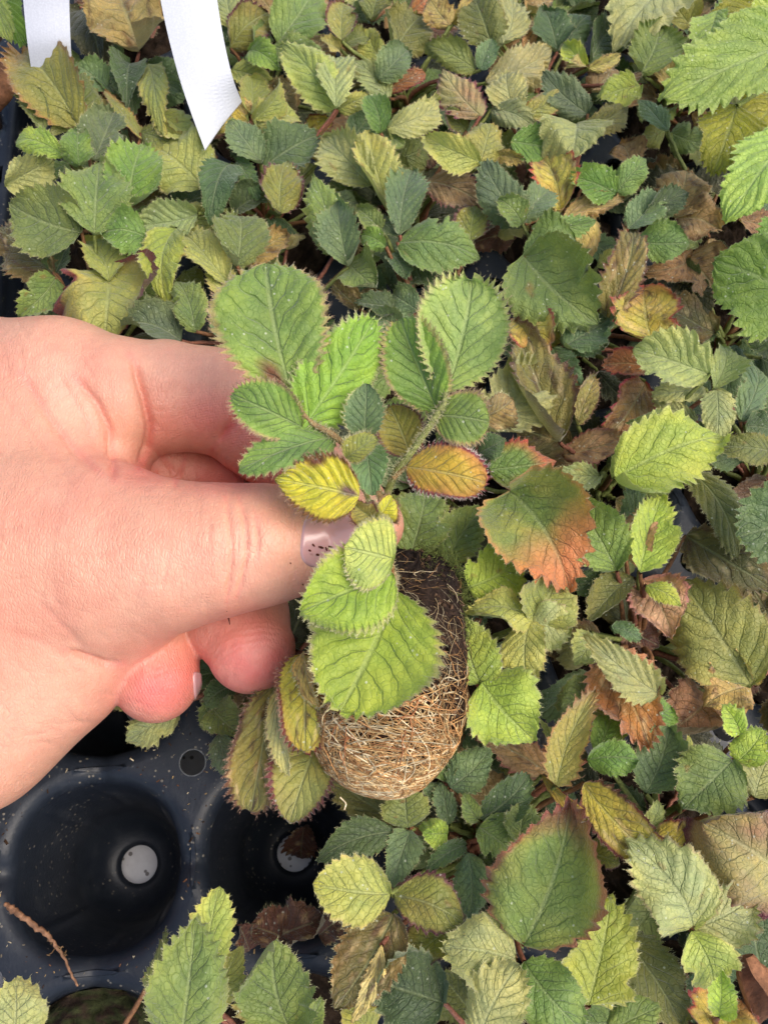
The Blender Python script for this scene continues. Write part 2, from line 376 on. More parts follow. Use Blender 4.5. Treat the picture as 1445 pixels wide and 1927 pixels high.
# ------------------------------------------------------------------ leaves
# style: inner, edge, margin, margin strength, tip colour, tip start
ST = {
 'D': ((66, 94, 56), (78, 106, 60), (110, 130, 80), .15, None, 0),
 'D2': ((88, 118, 80), (104, 134, 84), (150, 170, 120), .2, None, 0),
 'N': ((58, 70, 46), (66, 74, 46), (80, 70, 50), .2, None, 0),
 'F': ((62, 88, 56), (70, 96, 58), (150, 160, 120), .5, None, 0),
 'G': ((98, 128, 66), (116, 142, 70), (150, 150, 90), .3, None, 0),
 'B': ((98, 138, 60), (116, 152, 66), (160, 180, 95), .3, None, 0),
 'L': ((142, 176, 72), (160, 184, 78), (196, 200, 130), .4, None, 0),
 'P': ((146, 166, 108), (158, 172, 106), (186, 184, 130), .4, None, 0),
 'Y': ((146, 154, 76), (166, 162, 78), (150, 112, 72), .5, None, 0),
 'YL': ((170, 178, 92), (190, 188, 98), (196, 168, 120), .5, None, 0),
 'YP': ((172, 180, 118), (178, 180, 108), (150, 110, 100), .5, None, 0),
 'Yp': ((150, 156, 78), (164, 152, 74), (112, 56, 56), 1.0, None, 0),
 'Yt': ((148, 146, 72), (166, 148, 78), (160, 110, 70), .8, (176, 140, 96), .8),
 'O': ((112, 120, 58), (122, 122, 56), (112, 92, 56), .4, None, 0),
 'Od': ((98, 92, 44), (116, 92, 46), (150, 116, 76), .6, None, 0),
 'Op': ((126, 132, 56), (138, 124, 56), (92, 44, 50), 1.0, None, 0),
 'Ot': ((134, 128, 60), (140, 120, 60), (96, 56, 44), .9, None, 0),
 'K': ((184, 168, 94), (188, 160, 92), (176, 124, 74), .6, None, 0),
 'Kp': ((178, 166, 64), (184, 150, 62), (108, 42, 36), 1.0, None, 0),
 'Kr': ((186, 176, 76), (196, 158, 76), (170, 76, 66), 1.0, (190, 120, 90), .82),
 'Ko': ((172, 116, 50), (166, 104, 62), (196, 134, 100), .8, None, 0),
 'Kk': ((226, 200, 116), (230, 206, 130), (200, 150, 90), .6, None, 0),
 'T': ((176, 142, 94), (168, 132, 88), (120, 84, 60), .6, None, 0),
 'Tp': ((168, 138, 96), (170, 132, 100), (146, 86, 80), .9, None, 0),
 'Tr': ((206, 160, 118), (204, 152, 114), (184, 120, 112), .9, None, 0),
 'R': ((170, 106, 58), (176, 92, 62), (140, 46, 52), 1.0, None, 0),
 'Rr': ((142, 112, 56), (160, 92, 60), (176, 52, 70), 1.0, None, 0),
 'YR': ((112, 138, 62), (184, 176, 80), (200, 140, 90), .7, (220, 142, 88), .52),
 'GR': ((98, 132, 62), (132, 144, 62), (150, 84, 70), .8, (136, 80, 60), .74),
 'G!': ((100, 138, 62), (150, 128, 60), (176, 66, 60), .8, (196, 110, 74), .55),
 'Pp': ((158, 166, 104), (142, 110, 92), (118, 60, 72), 1.0, None, 0),
 'PU': ((160, 164, 104), (122, 76, 80), (104, 48, 68), 1.0, None, 0),
 'X': ((98, 62, 44), (110, 72, 52), (120, 84, 64), .4, None, 0),
 'LL': ((140, 178, 84), (152, 186, 90), (186, 204, 120), .4, None, 0),
 'YD': ((150, 150, 40), (142, 140, 36), (150, 140, 60), .3, None, 0),
 'HG': ((100, 136, 64), (122, 160, 70), (172, 152, 104), .8, None, 0),
 'HP': ((132, 168, 96), (146, 178, 100), (190, 190, 130), .8, None, 0),
 'HK': ((184, 196, 62), (190, 190, 66), (122, 84, 44), 1.0, None, 0),
 'HR': ((168, 158, 52), (160, 104, 62), (122, 52, 60), 1.0, None, 0),
 'HL': ((132, 170, 62), (152, 184, 70), (178, 170, 116), .7, None, 0),
}
def fnoise(x, y, seed, f0, octs=3):
    r = np.random.default_rng(seed); o = np.zeros(np.broadcast(x, y).shape); amp = 1.0; tot = 0
    for k in range(octs):
        for q in range(4):
            a = r.uniform(0, 6.28); f = f0 * 2 ** k * r.uniform(0.7, 1.3)
            o = o + amp * np.sin(f * (x * math.cos(a) + y * math.sin(a)) + r.uniform(0, 6.28)); tot += amp * 0.7
        amp *= 0.55
    return o / tot
LEAFSTAT = [0]
def leaf_mesh(parent, B, T, Wd, style, seed, roll=0.0, fold=0.10, arch=0.10, cup=0.0, wav=0.05, bend=0.0, ab=(0.62, 0.60),
              teeth=11, nu=58, nv=22, pleat=0.020, nlat=6.5, hair=1, name='leaf', mat='leaf', slope=0.5, tooth=1.0, hairlen=0.5, nhint=None, patches=(), lobes=0.0, sag=0.0, hcol=None, curl=1.0):
    r = np.random.default_rng(seed)
    B = np.asarray(B, float); T = np.asarray(T, float)
    ax = T - B; L = np.linalg.norm(ax); ax /= L
    mid = (B + T) / 2; c = CAM - mid; c /= np.linalg.norm(c)
    n = 0.62 * c + 0.38 * np.array([0, 0, 1.0]) if nhint is None else np.asarray(nhint, float)
    n = n - ax * (n @ ax); n /= np.linalg.norm(n)
    sd = np.cross(ax, n)
    ro = math.radians(roll); n2 = n * math.cos(ro) + sd * math.sin(ro); s2 = np.cross(ax, n2); n, sd = n2, s2
    u = np.linspace(0, 1, nu) ** 1.0; s = np.linspace(-1, 1, nv + 1); v = np.sin(s * math.pi / 2)
    U, V = np.meshgrid(u, v, indexing='ij')
    a_, b_ = ab
    sh = lambda q: np.clip(q, 1e-6, 1) ** a_ * np.clip(1 - q, 1e-6, 1) ** b_
    mx = sh(np.linspace(0, 1, 200)).max()
    eff = Wd / max(0.5, math.cos(ro)) * (1 + 0.5 * fold * fold)
    hw = eff / 2 * sh(U) / mx
    hw = hw * (1 + 0.10 * fnoise(U[:, :1] * 6, U[:, :1] * 0, seed + 3, 1.0, 2) + 0.06 * np.sign(V) * math.sin(seed) + 0.07 * np.sign(V) * fnoise(U * 5, U * 0 + 7, seed + 4, 1.0, 1))
    for side in (-1, 1):
        if r.uniform() < .30 and curl >= 1: hw = hw * np.where(V * side > 0, 1 - r.uniform(.12, .4) * np.exp(-((U - r.uniform(.25, .8)) / r.uniform(.03, .08)) ** 2), 1)
    if lobes: hw = hw * (1 + lobes * np.cos(2 * math.pi * (U * 2.2 + 0.1)))
    A = np.abs(V)
    # lateral veins sweep to the tip: margin points lie further forward
    X = U * L; Y = V * hw
    # teeth
    dU = np.gradient(hw[:, 0] if hw.ndim == 2 else hw, u * L)
    nx = -dU; ny = np.ones_like(dU); nn = np.sqrt(nx ** 2 + ny ** 2); nx /= nn; ny /= nn
    for side in (-1, 1):
        phs = r.uniform(0, 1)
        arc = np.concatenate([[0], np.cumsum(np.hypot(np.diff(u * L), np.diff(hw[:, 0])))]); arc /= arc[-1]
        tt = arc * teeth + phs + 0.18 * np.sin(arc * 21 + seed)
        fr = tt % 1; t1 = np.where(fr < 0.72, fr / 0.72, (1 - fr) / 0.28)
        f2 = (tt * 2.5) % 1; t2 = np.where(f2 < 0.7, f2 / 0.7, (1 - f2) / 0.3)
        amp = (0.078 * (0.75 + 0.5 * np.sin(arc * 9 + seed)) * t1 + 0.018 * t2 - 0.03) * L * tooth * np.clip(arc * 8, 0.1, 1)
        amp = amp * min(1.0, 0.45 + 0.55 * Wd / L)
        msk = (V * side > 0); w = (A ** 7)
        X = np.where(msk, X + (nx * amp + 0.35 * amp)[:, None] * w, X)
        Y = np.where(msk, Y + side * (ny * amp)[:, None] * w, Y)
    ph = (U - A * slope * 0.75) * nlat
    k = L
    Z = fold * np.abs(Y) * 1.0 + arch * L * 4 * U * (1 - U) - cup * eff * V * V * 0.5
    Z = Z + pleat * L * (-np.cos(2 * math.pi * (ph - 0.5))) * np.clip(A * 3, 0, 1) * np.clip(U * 6, 0, 1) * (1 - 0.3 * A)
    Z = Z + wav * eff * A ** 2.2 * np.sin(2 * math.pi * (1.6 * U * (1 + 0.2 * r.uniform()) + r.uniform()) + np.sign(V) * r.uniform(0, 2))
    Z = Z + 0.05 * eff * fnoise(U * 5, V * 2 + 3, seed + 5, 1.0, 2)
    Z = Z + (0.016 * eff) * fnoise(U * L * 0.55, Y * 0.55, seed + 17, 1.6, 3) * np.clip(U * 5, 0, 1)
    for side in (-1, 1):
        Z = Z + (V * side > 0) * curl * r.normal(.25, .9) * eff * np.clip(A - .55, 0, 1) ** 2 * (0.6 + .6 * np.sin(U * 5 + r.uniform(0, 6)))
    Z = Z - curl * r.uniform(-.25, .8) * L * np.clip(U - .55, 0, 1) ** 2
    Z = Z - sag * L * U * U * A
    Y = Y + bend * L * 4 * U * (1 - U)
    # droop of the tip: curl forward
    pts = B + X[..., None] * ax + Y[..., None] * sd + Z[..., None] * n
    # colours
    ci, ce, cm, ms, ct, ts = ST[style]
    gm = np.array([1.27, 1.05, 1.06]) if style[0] in 'DGBFLPHN' else (np.array([1.04, 1.02, 1.12]) if style[0] in 'YKO' else np.array([1.0, 1.0, 1.05]))
    ci, ce, cm = lin(ci) * gm, lin(ce) * gm, lin(cm)
    jit = 1 + r.normal(0, 0.045, 3) + r.normal(0, 0.09)
    nz = fnoise(U * 3, V * 1.5, seed, 2.2, 3)
    e = np.clip(A ** 1.7 * 0.7 + U * 0.25 + 0.60 * nz - 0.08, 0, 1)[..., None]
    col = ci * (1 - e) + ce * e
    if ct is not None:
        q = np.clip((U + 0.15 * nz + 0.12 * A - ts + .06) / 0.36, 0, 1)[..., None]; col = col * (1 - q) + lin(ct) * q
    for (pu, pv, pr, pc) in patches:
        q = np.clip(1.35 - np.hypot(U - pu, (V - pv) * 0.55) / pr + 0.5 * nz, 0, 1)[..., None]; col = col * (1 - q) + lin(pc) * q
    rimd = np.maximum(A, np.clip((U - 0.80) / 0.2, 0, 1) * (0.5 + 0.5 * A))
    wdt = 0.06 + 0.10 * max(0, ms - 0.5) * 2
    m_ = np.clip((rimd - (1 - wdt) + 0.05 * nz) / (wdt * 0.6), 0, 1)[..., None] * min(1, ms)
    col = col * (1 - m_) + cm * m_
    if style[0] in 'TKXR' or style in ('Od', 'Ot'):
        q = np.clip((fnoise(U * 5 + 2, V * 4, seed + 41, 3.0, 3) - .15) * 1.6, 0, .75)[..., None]; col = col * (1 - q) + lin((84, 52, 36)) * q
        q = np.clip((fnoise(U * 5 + 7, V * 4, seed + 43, 2.6, 3) - .35) * 1.6, 0, .5)[..., None]; col = col * (1 - q) + lin((216, 186, 140)) * q
    # browning spots where the leaf is aged
    if style[0] in 'YKOTLPG' and r.uniform() < 0.5:
        q = np.clip((fnoise(U * 4 + 9, V * 3, seed + 9, 3.2, 2) - 0.75) * 3, 0, 0.55)[..., None]; col = col * (1 - q) + lin((140, 104, 56)) * q
    col = col * (1 + 0.13 * fnoise(U * 6, V * 3, seed + 31, 2.4, 3))[..., None]
    col = np.clip(col * jit, 0.004, 0.95)
    nc = nv + 1
    i, j = np.meshgrid(np.arange(nu - 1), np.arange(nv), indexing='ij')
    f = np.stack([i * nc + j, i * nc + j + 1, (i + 1) * nc + j + 1, (i + 1) * nc + j], -1).reshape(-1, 4)
    # make the face normals follow n (top side = front)
    p0, p1, p3 = pts[nu // 2, nc // 2], pts[nu // 2, nc // 2 + 1], pts[nu // 2 + 1, nc // 2]
    if np.cross(p1 - p0, p3 - p0) @ n < 0: f = f[:, ::-1]
    vs = [pts.reshape(-1, 3)]; cs = [col.reshape(-1, 3)]; fs = [f]; mi = [np.zeros(len(f), np.int32)]
    uvs = [np.stack([U, V], -1).reshape(-1, 2)]
    nvt = nu * nc
    if hair:
        if hcol is None: hc = lin((200, 196, 150)) if ms < 0.75 else 0.45 * cm + 0.55 * lin((190, 160, 140))
        else: hc = lin(hcol)
        for rep in range(hair):
            for side in (0, nv):
                e0 = pts[1:-1, side]; e_in = pts[1:-1, side + (1 if side == 0 else -1)]
                o = e0 - e_in; o /= np.linalg.norm(o, axis=1, keepdims=True) + 1e-9
                m = len(e0); ln = hairlen * r.uniform(0.4, 1.25, (m, 1))
                tip = e0 + ln * (o * 0.8 + 0.35 * ax + r.normal(0, 0.33, (m, 3)) + n * 0.25)
                tg = pts[2:, side] - pts[:-2, side]; tg /= np.linalg.norm(tg, axis=1, keepdims=True) + 1e-9
                e0 = e0 + tg * r.uniform(-0.15, 0.15, (m, 1))
                b0 = e0 - tg * 0.035; b1 = e0 + tg * 0.035
                vv = np.stack([b0, b1, tip + tg * .012, tip - tg * .012], 1).reshape(-1, 3)
                ff = np.arange(4 * m).reshape(-1, 4) + nvt; nvt += 4 * m
                vs.append(vv); cs.append(np.broadcast_to(hc, (4 * m, 3))); fs.append(ff); mi.append(np.ones(m, np.int32)); uvs.append(np.zeros((4 * m, 2)))
        # short hairs on the blade
        ns = int(Wd * L * (1.6 if hair > 1 else 0.35))
        ii = r.integers(2, nu - 3, ns); jj = r.integers(1, nv - 1, ns)
        e0 = pts[ii, jj] + (pts[ii + 1, jj] - pts[ii, jj]) * r.uniform(0, 1, (ns, 1)) + (pts[ii, jj + 1] - pts[ii, jj]) * r.uniform(0, 1, (ns, 1))
        tip = e0 + (ax * 0.6 + n * 0.4 + r.normal(0, 0.25, (ns, 3))) * r.uniform(0.25, 0.7, (ns, 1)) * hairlen
        sv = np.cross(tip - e0, n); sv /= np.linalg.norm(sv, axis=1, keepdims=True) + 1e-9
        vv = np.stack([e0 - sv * .022, e0 + sv * .022, tip + sv * .012, tip - sv * .012], 1).reshape(-1, 3)
        ff = np.arange(4 * ns).reshape(-1, 4) + nvt
        vs.append(vv); cs.append(np.broadcast_to(lin((176, 190, 138)), (4 * ns, 3))); fs.append(ff); mi.append(np.ones(ns, np.int32)); uvs.append(np.zeros((4 * ns, 2)))
    LEAFSTAT[0] += 1
    o = new_mesh(name, np.concatenate(vs), np.concatenate(fs), [M[mat], M['hair']], None, True, np.concatenate(mi), np.concatenate(uvs), np.concatenate(cs))
    return keep(parent, o)
LABELS = {
 (0, 6): 'seedling with one big dull dark leaf between the two white labels',
 (1, 6): 'seedling with a single tan leaf at the top edge beside the long white label',
 (2, 6): 'seedling with an olive leaf cut off by the top edge, near the middle',
 (3, 6): 'seedling with a dry brown leaf tip at the top edge, right of centre',
 (4, 6): 'seedling with a large pale pointed leaf hanging in from the top edge',
 (0, 5): 'seedling under a broad ochre dry leaf, between the two white labels',
 (1, 5): 'seedling right of the long white label with a smooth sheened green leaf on top',
 (2, 5): 'seedling with a small orange red leaf and a silvery pleated one, top centre',
 (3, 5): 'dark bluish seedling with a curled yellow brown leaf edge, near the top',
 (4, 5): 'seedling with rolled ochre leaves just left of the big lime plant',
 (0, 4): 'seedling with a folded olive leaf below the short white label, at the tray edge',
 (1, 4): 'seedling with purple edged yellow leaves at the tip of the long white label',
 (2, 4): 'seedling with a pleated leaf ringed in purple, beside a dark gap',
 (3, 4): 'seedling with pleated blue green leaves over a yellow leaf with pink tip',
 (4, 4): 'seedling of shrivelled tan leaves under the crinkled bright leaf at the right',
 (0, 3): 'seedling with a glossy green leaf pair and a fan shaped reddish leaf above the wrist',
 (1, 3): 'seedling with a tall glossy pointed leaf directly above the held plant',
 (2, 3): 'seedling with light veined small leaves behind the right leaf of the held plant',
 (3, 3): 'seedling with a large green leaf and two reddish leaves beside a dark gap',
 (4, 3): 'seedling of dark dull leaves tucked under the crinkled leaf at the right edge',
 (1, 2): 'seedling hidden behind the fingers',
 (2, 2): 'seedling with a big leaf turning from green through yellow to orange',
 (3, 2): 'seedling with a long ochre leaf and a wide lime leaf with brown patches',
 (4, 2): 'seedling with crumpled fuzzy pale leaves near the right edge',
 (1, 1): 'seedling showing a few leaves below the fingertips, by the round tray hole',
 (2, 1): 'seedling with a star shaped yellow green leaf right of the root plug',
 (3, 1): 'seedling with a brown orange leaf and a torn leaf half tan, half lime',
 (4, 1): 'seedling with a brown folded leaf end over bare soil at the right edge',
 (2, 0): 'seedling with many small dark leaves and a huge red tipped leaf under the root plug',
 (3, 0): 'seedling with a purple veined leaf at the right edge and three pale yellow leaflets',
 (0, -1): 'seedling stub in mossy soil in the bottom left corner',
 (1, -1): 'seedling with two upright green leaves at the bottom edge under the empty cells',
 (2, -1): 'seedling with a fuzzy dark green leaf at the bottom edge beside a whitish one',
 (3, -1): 'seedling with an orange rimmed leaf beside the rolled brown leaf, bottom right',
}
# ------------------------------------------------------------------ the leaves the photograph shows
# base x y, tip x y, width (photo pixels), height above the deck (mm), colour, roll, fold
LV = """
150 245 42 105 88 24 Yt -10 .35
158 240 152 132 58 23 O 10 .2
86 246 28 163 42 26 G
95 252 126 198 28 25 P 25
120 292 28 262 45 29 L 0 .2
150 312 150 243 45 29 B 15 .3
177 302 213 210 62 28 D2 0 .3
245 388 272 272 88 27 B 0 .12
384 352 300 282 112 22 YL 0 .15
10 348 98 298 44 22 P 40 .4
80 305 45 280 34 14 D
132 308 70 338 32 20 G 20
150 15 190 118 100 12 N
262 96 222 -14 128 20 K 0 .1
280 120 300 240 44 24 Y 20 .3
300 218 362 272 56 24 YL 0 .3
200 170 142 122 52 22 D2
218 178 188 118 36 21 D 30
246 120 240 192 50 23 D 0 .35
250 150 252 206 52 20 D
284 140 340 172 40 24 D2 0 .2
266 250 352 276 46 23 O 0 .05
272 262 202 170 26 22 Yt 40
193 232 200 190 26 20 K
398 332 376 274 34 20 Yp
442 48 436 -14 56 18 P
434 90 500 28 62 22 Op 0 .1
520 34 488 -8 52 14 T
522 82 588 -16 80 24 G 0 .25
565 62 618 0 56 14 T
513 86 602 98 52 24 G 0 .2
643 78 648 8 48 25 Yp 0 .15
640 92 605 73 22 22 YL
646 84 694 68 32 20 O
468 96 522 124 42 24 B 0 .2
478 88 508 52 34 24 G 15
436 132 508 152 36 20 Y 0 .3
630 206 538 92 62 27 YL -15 .3
632 206 634 102 54 29 P 10 .3
636 206 692 180 26 26 Y 25 .3
632 216 596 188 34 18 O
604 130 616 98 26 14 T
474 216 474 148 42 24 Y 15 .4
478 224 532 154 24 27 Y 40 .6
482 232 560 222 52 25 YL -15 .4
504 214 556 160 62 16 Od
470 228 410 254 46 23 Kp 0 .2
464 216 446 188 32 24 K
492 308 434 234 56 25 D2 15 .1
492 318 592 258 80 23 D 0 .06
572 256 622 228 38 18 Kp
716 250 694 180 44 28 B 0 .2
730 240 830 186 50 29 P 15 .15
718 250 758 272 42 26 G
732 186 664 114 48 22 P
712 150 768 94 52 25 D2 0 .3
716 112 694 58 40 18 Y
742 102 792 34 84 17 O 0 .1
660 262 704 206 56 12 D
700 352 612 262 72 25 P -10 .1
736 404 698 256 58 24 YL 10 .4
600 304 594 244 34 20 Yp
740 302 804 274 60 17 O
754 262 788 266 26 17 B
700 38 722 -14 50 16 O
733 172 798 140 26 22 R 0 .2
765 28 806 -6 34 18 R
846 48 808 -6 46 22 K 0 .1
852 46 898 -6 30 20 K 30 .3
926 88 890 -10 72 21 O -10 .1
946 84 962 -8 64 22 P 10 .1
938 92 1008 38 44 16 T
984 98 1002 56 22 15 Tr
992 22 1038 -8 44 16 T
1048 98 1024 24 62 16 D
1060 92 1112 26 54 15 D
1110 118 1166 42 56 17 D
1270 -30 1168 78 118 24 P 0 .1
1206 138 1238 50 78 22 G 0 .05
1106 122 1060 80 30 25 L
1108 128 1168 104 20 25 K 30 .4
1108 128 1070 124 22 24 K 30 .3
1112 172 1146 118 62 20 T 20 .2
896 132 806 84 44 23 O 0 .1
904 132 926 74 32 24 D2
914 156 1032 96 54 22 P 0 .3
904 218 834 128 70 27 Pp 0 .12
878 246 844 204 34 22 Op
970 216 956 138 60 26 P -10 .2
984 216 1062 164 34 25 Yt 20 .3
924 206 1004 240 40 25 P 0 .3
954 222 924 182 34 22 Rr
960 266 1048 284 62 26 B 0 .08
906 306 803 258 50 27 YL -20 .3
905 302 924 230 66 27 Y 10 .1
932 292 988 300 22 23 K 30
1106 214 1024 138 56 25 D2 0 .1
1084 234 1078 296 96 26 P 0 .2
1086 250 1188 196 34 26 O 20 .3
1206 160 1132 184 54 30 L 0 .2
1190 312 1166 272 52 16 T
1272 180 1248 36 62 17 K 20 .2
1350 18 1322 100 46 28 LL 30 .5
1302 48 1260 -12 60 20 Y
1340 70 1408 10 60 18 G
1256 246 1204 184 36 22 D2
1250 240 1208 262 40 18 Y
1262 250 1324 272 46 17 G
1290 170 1215 140 50 12 Od
155 438 26 385 116 28 G -10 .15
178 442 188 312 98 29 G 5 .25
276 446 196 438 72 28 B 0 .1
100 512 4 428 76 18 Od 0 .1
106 514 126 462 40 17 D
106 522 38 590 60 22 G
206 532 160 450 62 23 Y 20 .2
204 508 196 618 150 22 Yp 0 .12
332 430 312 562 64 27 L 15 .3
372 402 262 422 58 26 P 0 .2
340 442 402 396 56 20 Y
342 642 234 606 62 24 D2
368 624 334 534 54 27 G 0 .2
430 534 344 434 54 24 YL 15 .2
350 510 382 545 40 14 O
436 308 400 394 54 25 D 0 .2
446 304 482 366 32 24 D
438 400 504 366 46 20 D
528 402 540 303 70 26 Op 0 .1
628 482 590 334 70 29 G 5 .15
656 502 638 384 54 28 D2 -10 .25
658 496 706 540 64 27 G 0 .1
722 436 674 390 34 28 G
726 464 680 442 36 29 B
714 412 748 440 24 27 D
752 442 776 324 58 29 D2 0 .15
748 456 898 480 84 28 G 0 .15
762 470 848 530 72 20 D
734 476 762 524 44 26 D
446 500 450 404 84 26 G 10 .15
450 502 536 446 46 22 K 0 .3
540 470 572 444 26 20 K
562 442 492 452 60 17 D
442 562 402 478 48 22 YL 0 .2
422 642 432 546 48 25 D2
742 578 674 570 50 22 D
786 584 740 554 52 23 D2
746 628 702 590 46 21 D2
676 582 622 530 40 16 Od
800 342 912 390 62 18 Tp 0 .1
884 456 896 384 56 22 Op
986 422 914 308 66 27 D2 0 .25
982 422 940 376 44 28 G
984 412 1036 358 44 27 D2 0 .25
1000 432 1116 416 36 28 G 15 .3
1054 402 1016 302 66 22 Kr 0 .2
1060 410 1172 372 30 23 K 0 .2
1078 400 1096 454 74 19 K
1158 366 1078 334 56 27 B 0 .15
1160 362 1218 298 50 26 G 10 .2
985 482 1118 608 128 29 G 0 .1
985 474 1080 446 54 28 G -20 .3
986 530 1062 642 44 22 Y 20 .2
1060 652 1142 602 62 25 D2
1140 604 1186 424 62 26 Ot -10 .1
1122 502 1162 480 30 16 Y
1180 430 1238 358 54 28 D2 -10 .1
1206 420 1292 364 44 27 D 10 .2
1196 454 1292 456 62 29 G 0 -.1
1270 412 1292 322 80 17 T
1272 412 1352 432 70 16 T
1292 492 1218 510 42 16 T
1288 484 1352 556 84 14 T
1264 528 1208 562 60 12 N
1266 530 1322 606 72 11 N
1226 642 1212 552 112 27 Kr 0 .1
1320 310 1380 350 80 12 N
986 590 1022 668 68 25 Kr 0 .1
1016 650 1062 596 50 20 Y
1066 640 1142 645 46 24 D
1040 656 1090 724 46 23 D2
1052 832 970 618 78 27 Ot 12 .15
1036 690 1082 738 32 24 Yt
1086 800 1122 710 40 24 Ot
918 812 1002 696 112 29 P 0 .1
1048 800 1010 775 44 12 B
920 884 1044 866 90 30 G! 0 .15
900 852 948 828 44 28 D
1128 896 1042 888 46 29 P 0 .2
1060 856 1164 830 48 21 Tp 0 .2
1218 690 1134 690 50 20 R 0 .1
1214 718 1148 816 72 17 Rr
1334 704 1198 658 86 33 P 0 .25
1392 792 1424 680 56 26 D2
1340 735 1362 648 44 30 P 15 .3
1348 732 1352 818 60 31 P -10 -.1
1326 730 1232 742 44 26 P 20 .3
1312 792 1232 748 30 25 P
1330 770 1270 720 60 14 D
1156 900 1358 822 130 36 L 0 .1
1242 800 1184 794 42 28 G 0 .2
1400 802 1448 808 50 26 D
1450 850 1346 838 52 26 O 0 .2
960 926 1068 1102 152 33 YR 0 .12
880 1106 972 1056 112 29 L 0 .08
772 1042 800 922 92 26 G 0 .15
838 1062 908 958 70 24 G 0 .1
1002 1172 888 1148 62 30 YL
1000 1170 1048 1094 92 30 YL
1000 1170 998 1288 78 31 YL
1000 1172 1074 1180 74 30 YP
904 1288 876 1168 96 33 L 0 .1
906 1284 1002 1388 122 34 L 0 .06
1160 1074 1082 938 84 33 B 0 .2
1172 1078 1084 1102 52 28 D
1176 1042 1186 914 46 26 D2 0 .2
1204 1078 1246 936 68 35 L 10 .25
1202 1072 1214 948 44 33 Tr -20
1214 1102 1278 1138 34 33 L
1210 1096 1262 1192 86 26 Tr 0 .1
1192 1088 1114 1168 44 29 O 20 .4
1292 882 1384 1038 58 31 O 0 .1
1290 1008 1446 1104 88 24 Od 0 .1
1412 1292 1284 1096 136 22 Y -8 .12
1412 1292 1328 1328 78 21 K
1420 1290 1400 1150 50 20 K 30
1240 1306 1104 1198 68 33 P 0 .25
1142 1230 1218 1398 112 28 Ko 0 .1
1150 1180 1204 1200 26 27 D2
1170 1178 1238 1212 62 12 X
1224 1362 1264 1334 50 27 B
1334 1308 1258 1374 92 13 T
1300 1340 1330 1300 40 14 O
1214 1492 1256 1374 78 27 D2 0 .15
1386 1432 1432 1374 56 30 L 0 .3
1392 1384 1362 1332 44 31 L 0 .4
1378 1430 1290 1518 112 34 G 0 -.15
1418 1500 1450 1420 70 28 P
1290 1472 1300 1392 34 28 YL 20
1128 1292 1058 1334 70 24 G 0 .1
1046 1478 1120 1304 58 32 Yt 0 .35
1050 1482 1018 1352 24 30 Y 30
1122 1414 1150 1338 56 27 B
1104 1430 1196 1430 56 30 B 0 .1
1042 1462 896 1376 56 17 Tp
846 1482 918 1414 60 28 D2 0 .1
838 1472 846 1398 40 27 G
826 1472 814 1512 42 25 D2
844 1552 826 1476 34 27 D2
768 1558 764 1484 72 28 G 0 .15
744 1566 602 1618 62 28 D 0 .1
772 1560 736 1662 56 27 D2 0 .2
842 1570 798 1568 42 28 L
876 1590 810 1632 24 27 D 0 .3
770 1556 602 1436 64 18 O 0 .1
734 1682 594 1664 100 36 YL 0 .12
740 1686 864 1732 88 34 Op 0 .1
880 1604 880 1726 60 29 D2 15 .3
898 1542 876 1498 30 29 G
904 1542 990 1462 60 29 D 10 .15
900 1556 958 1602 66 29 G
976 1582 986 1510 54 30 G 0 .15
970 1588 974 1652 44 29 Op 0 .2
900 1610 950 1658 50 25 D
985 1778 1068 1524 152 40 GR 0 .12
1098 1474 1246 1622 72 31 Kp 0 .12
1018 1460 1142 1562 22 29 Kp 30
1128 1540 1166 1592 44 24 G
1098 1600 1162 1622 52 22 Op
1480 1650 1336 1556 168 33 PU 0 .1
1234 1572 1312 1592 76 28 Kp
1218 1560 1240 1515 30 26 P
1305 1748 1188 1592 132 36 YP 0 .1
1308 1746 1414 1688 92 35 YP 0 .1
1300 1752 1342 1858 82 36 YL 0 .1
1300 1552 1352 1600 56 22 D
1310 1632 1384 1624 40 20 D2
1160 1748 1276 1918 84 27 O 0 .15
1108 1892 1148 1698 112 34 L 8 .3
1352 1912 1356 1824 38 37 L 0 .4
1350 1960 1384 1880 116 30 Kr
1442 1866 1398 1700 112 18 D
1142 1940 1236 1896 60 30 G
970 1806 842 1784 122 40 P 0 .1
986 1810 1092 1934 104 39 G 0 .12
900 1960 974 1822 96 43 P 0 .06
832 1886 710 1848 128 33 F 0 .03
740 1720 636 1890 104 33 Od 0 -.12
718 1778 664 1918 30 36 Kk 0 .1
852 1744 772 1812 76 29 Op
700 1950 634 1870 60 22 Y
338 1970 366 1742 122 44 G 0 .1
392 1880 412 1680 66 36 YL 0 .3
398 1900 452 1790 58 34 Y 0 .2
546 1940 516 1778 120 38 G 0 .06
562 1950 602 1884 56 34 G
274 1862 312 1754 24 12 O
22 1970 28 1850 96 38 P 0 .1
246 1336 190 1300 46 16 P
340 1330 240 1392 64 18 P 0 .1
412 1380 430 1462 44 18 D2
400 1330 452 1380 60 16 G
438 1290 390 1322 44 16 D
930 1420 1010 1455 60 12 O
700 640 720 590 40 20 D2
960 1400 900 1340 60 12 O
1100 1250 1060 1200 60 16 P
1110 1190 1080 1250 60 20 P
"""
LEAVES = []
for ln in LV.strip().splitlines():
    q = ln.split(); LEAVES.append([float(x) for x in q[:6]] + [q[6]] + [float(q[7]) if len(q) > 7 else None, float(q[8]) if len(q) > 8 else 0.15])
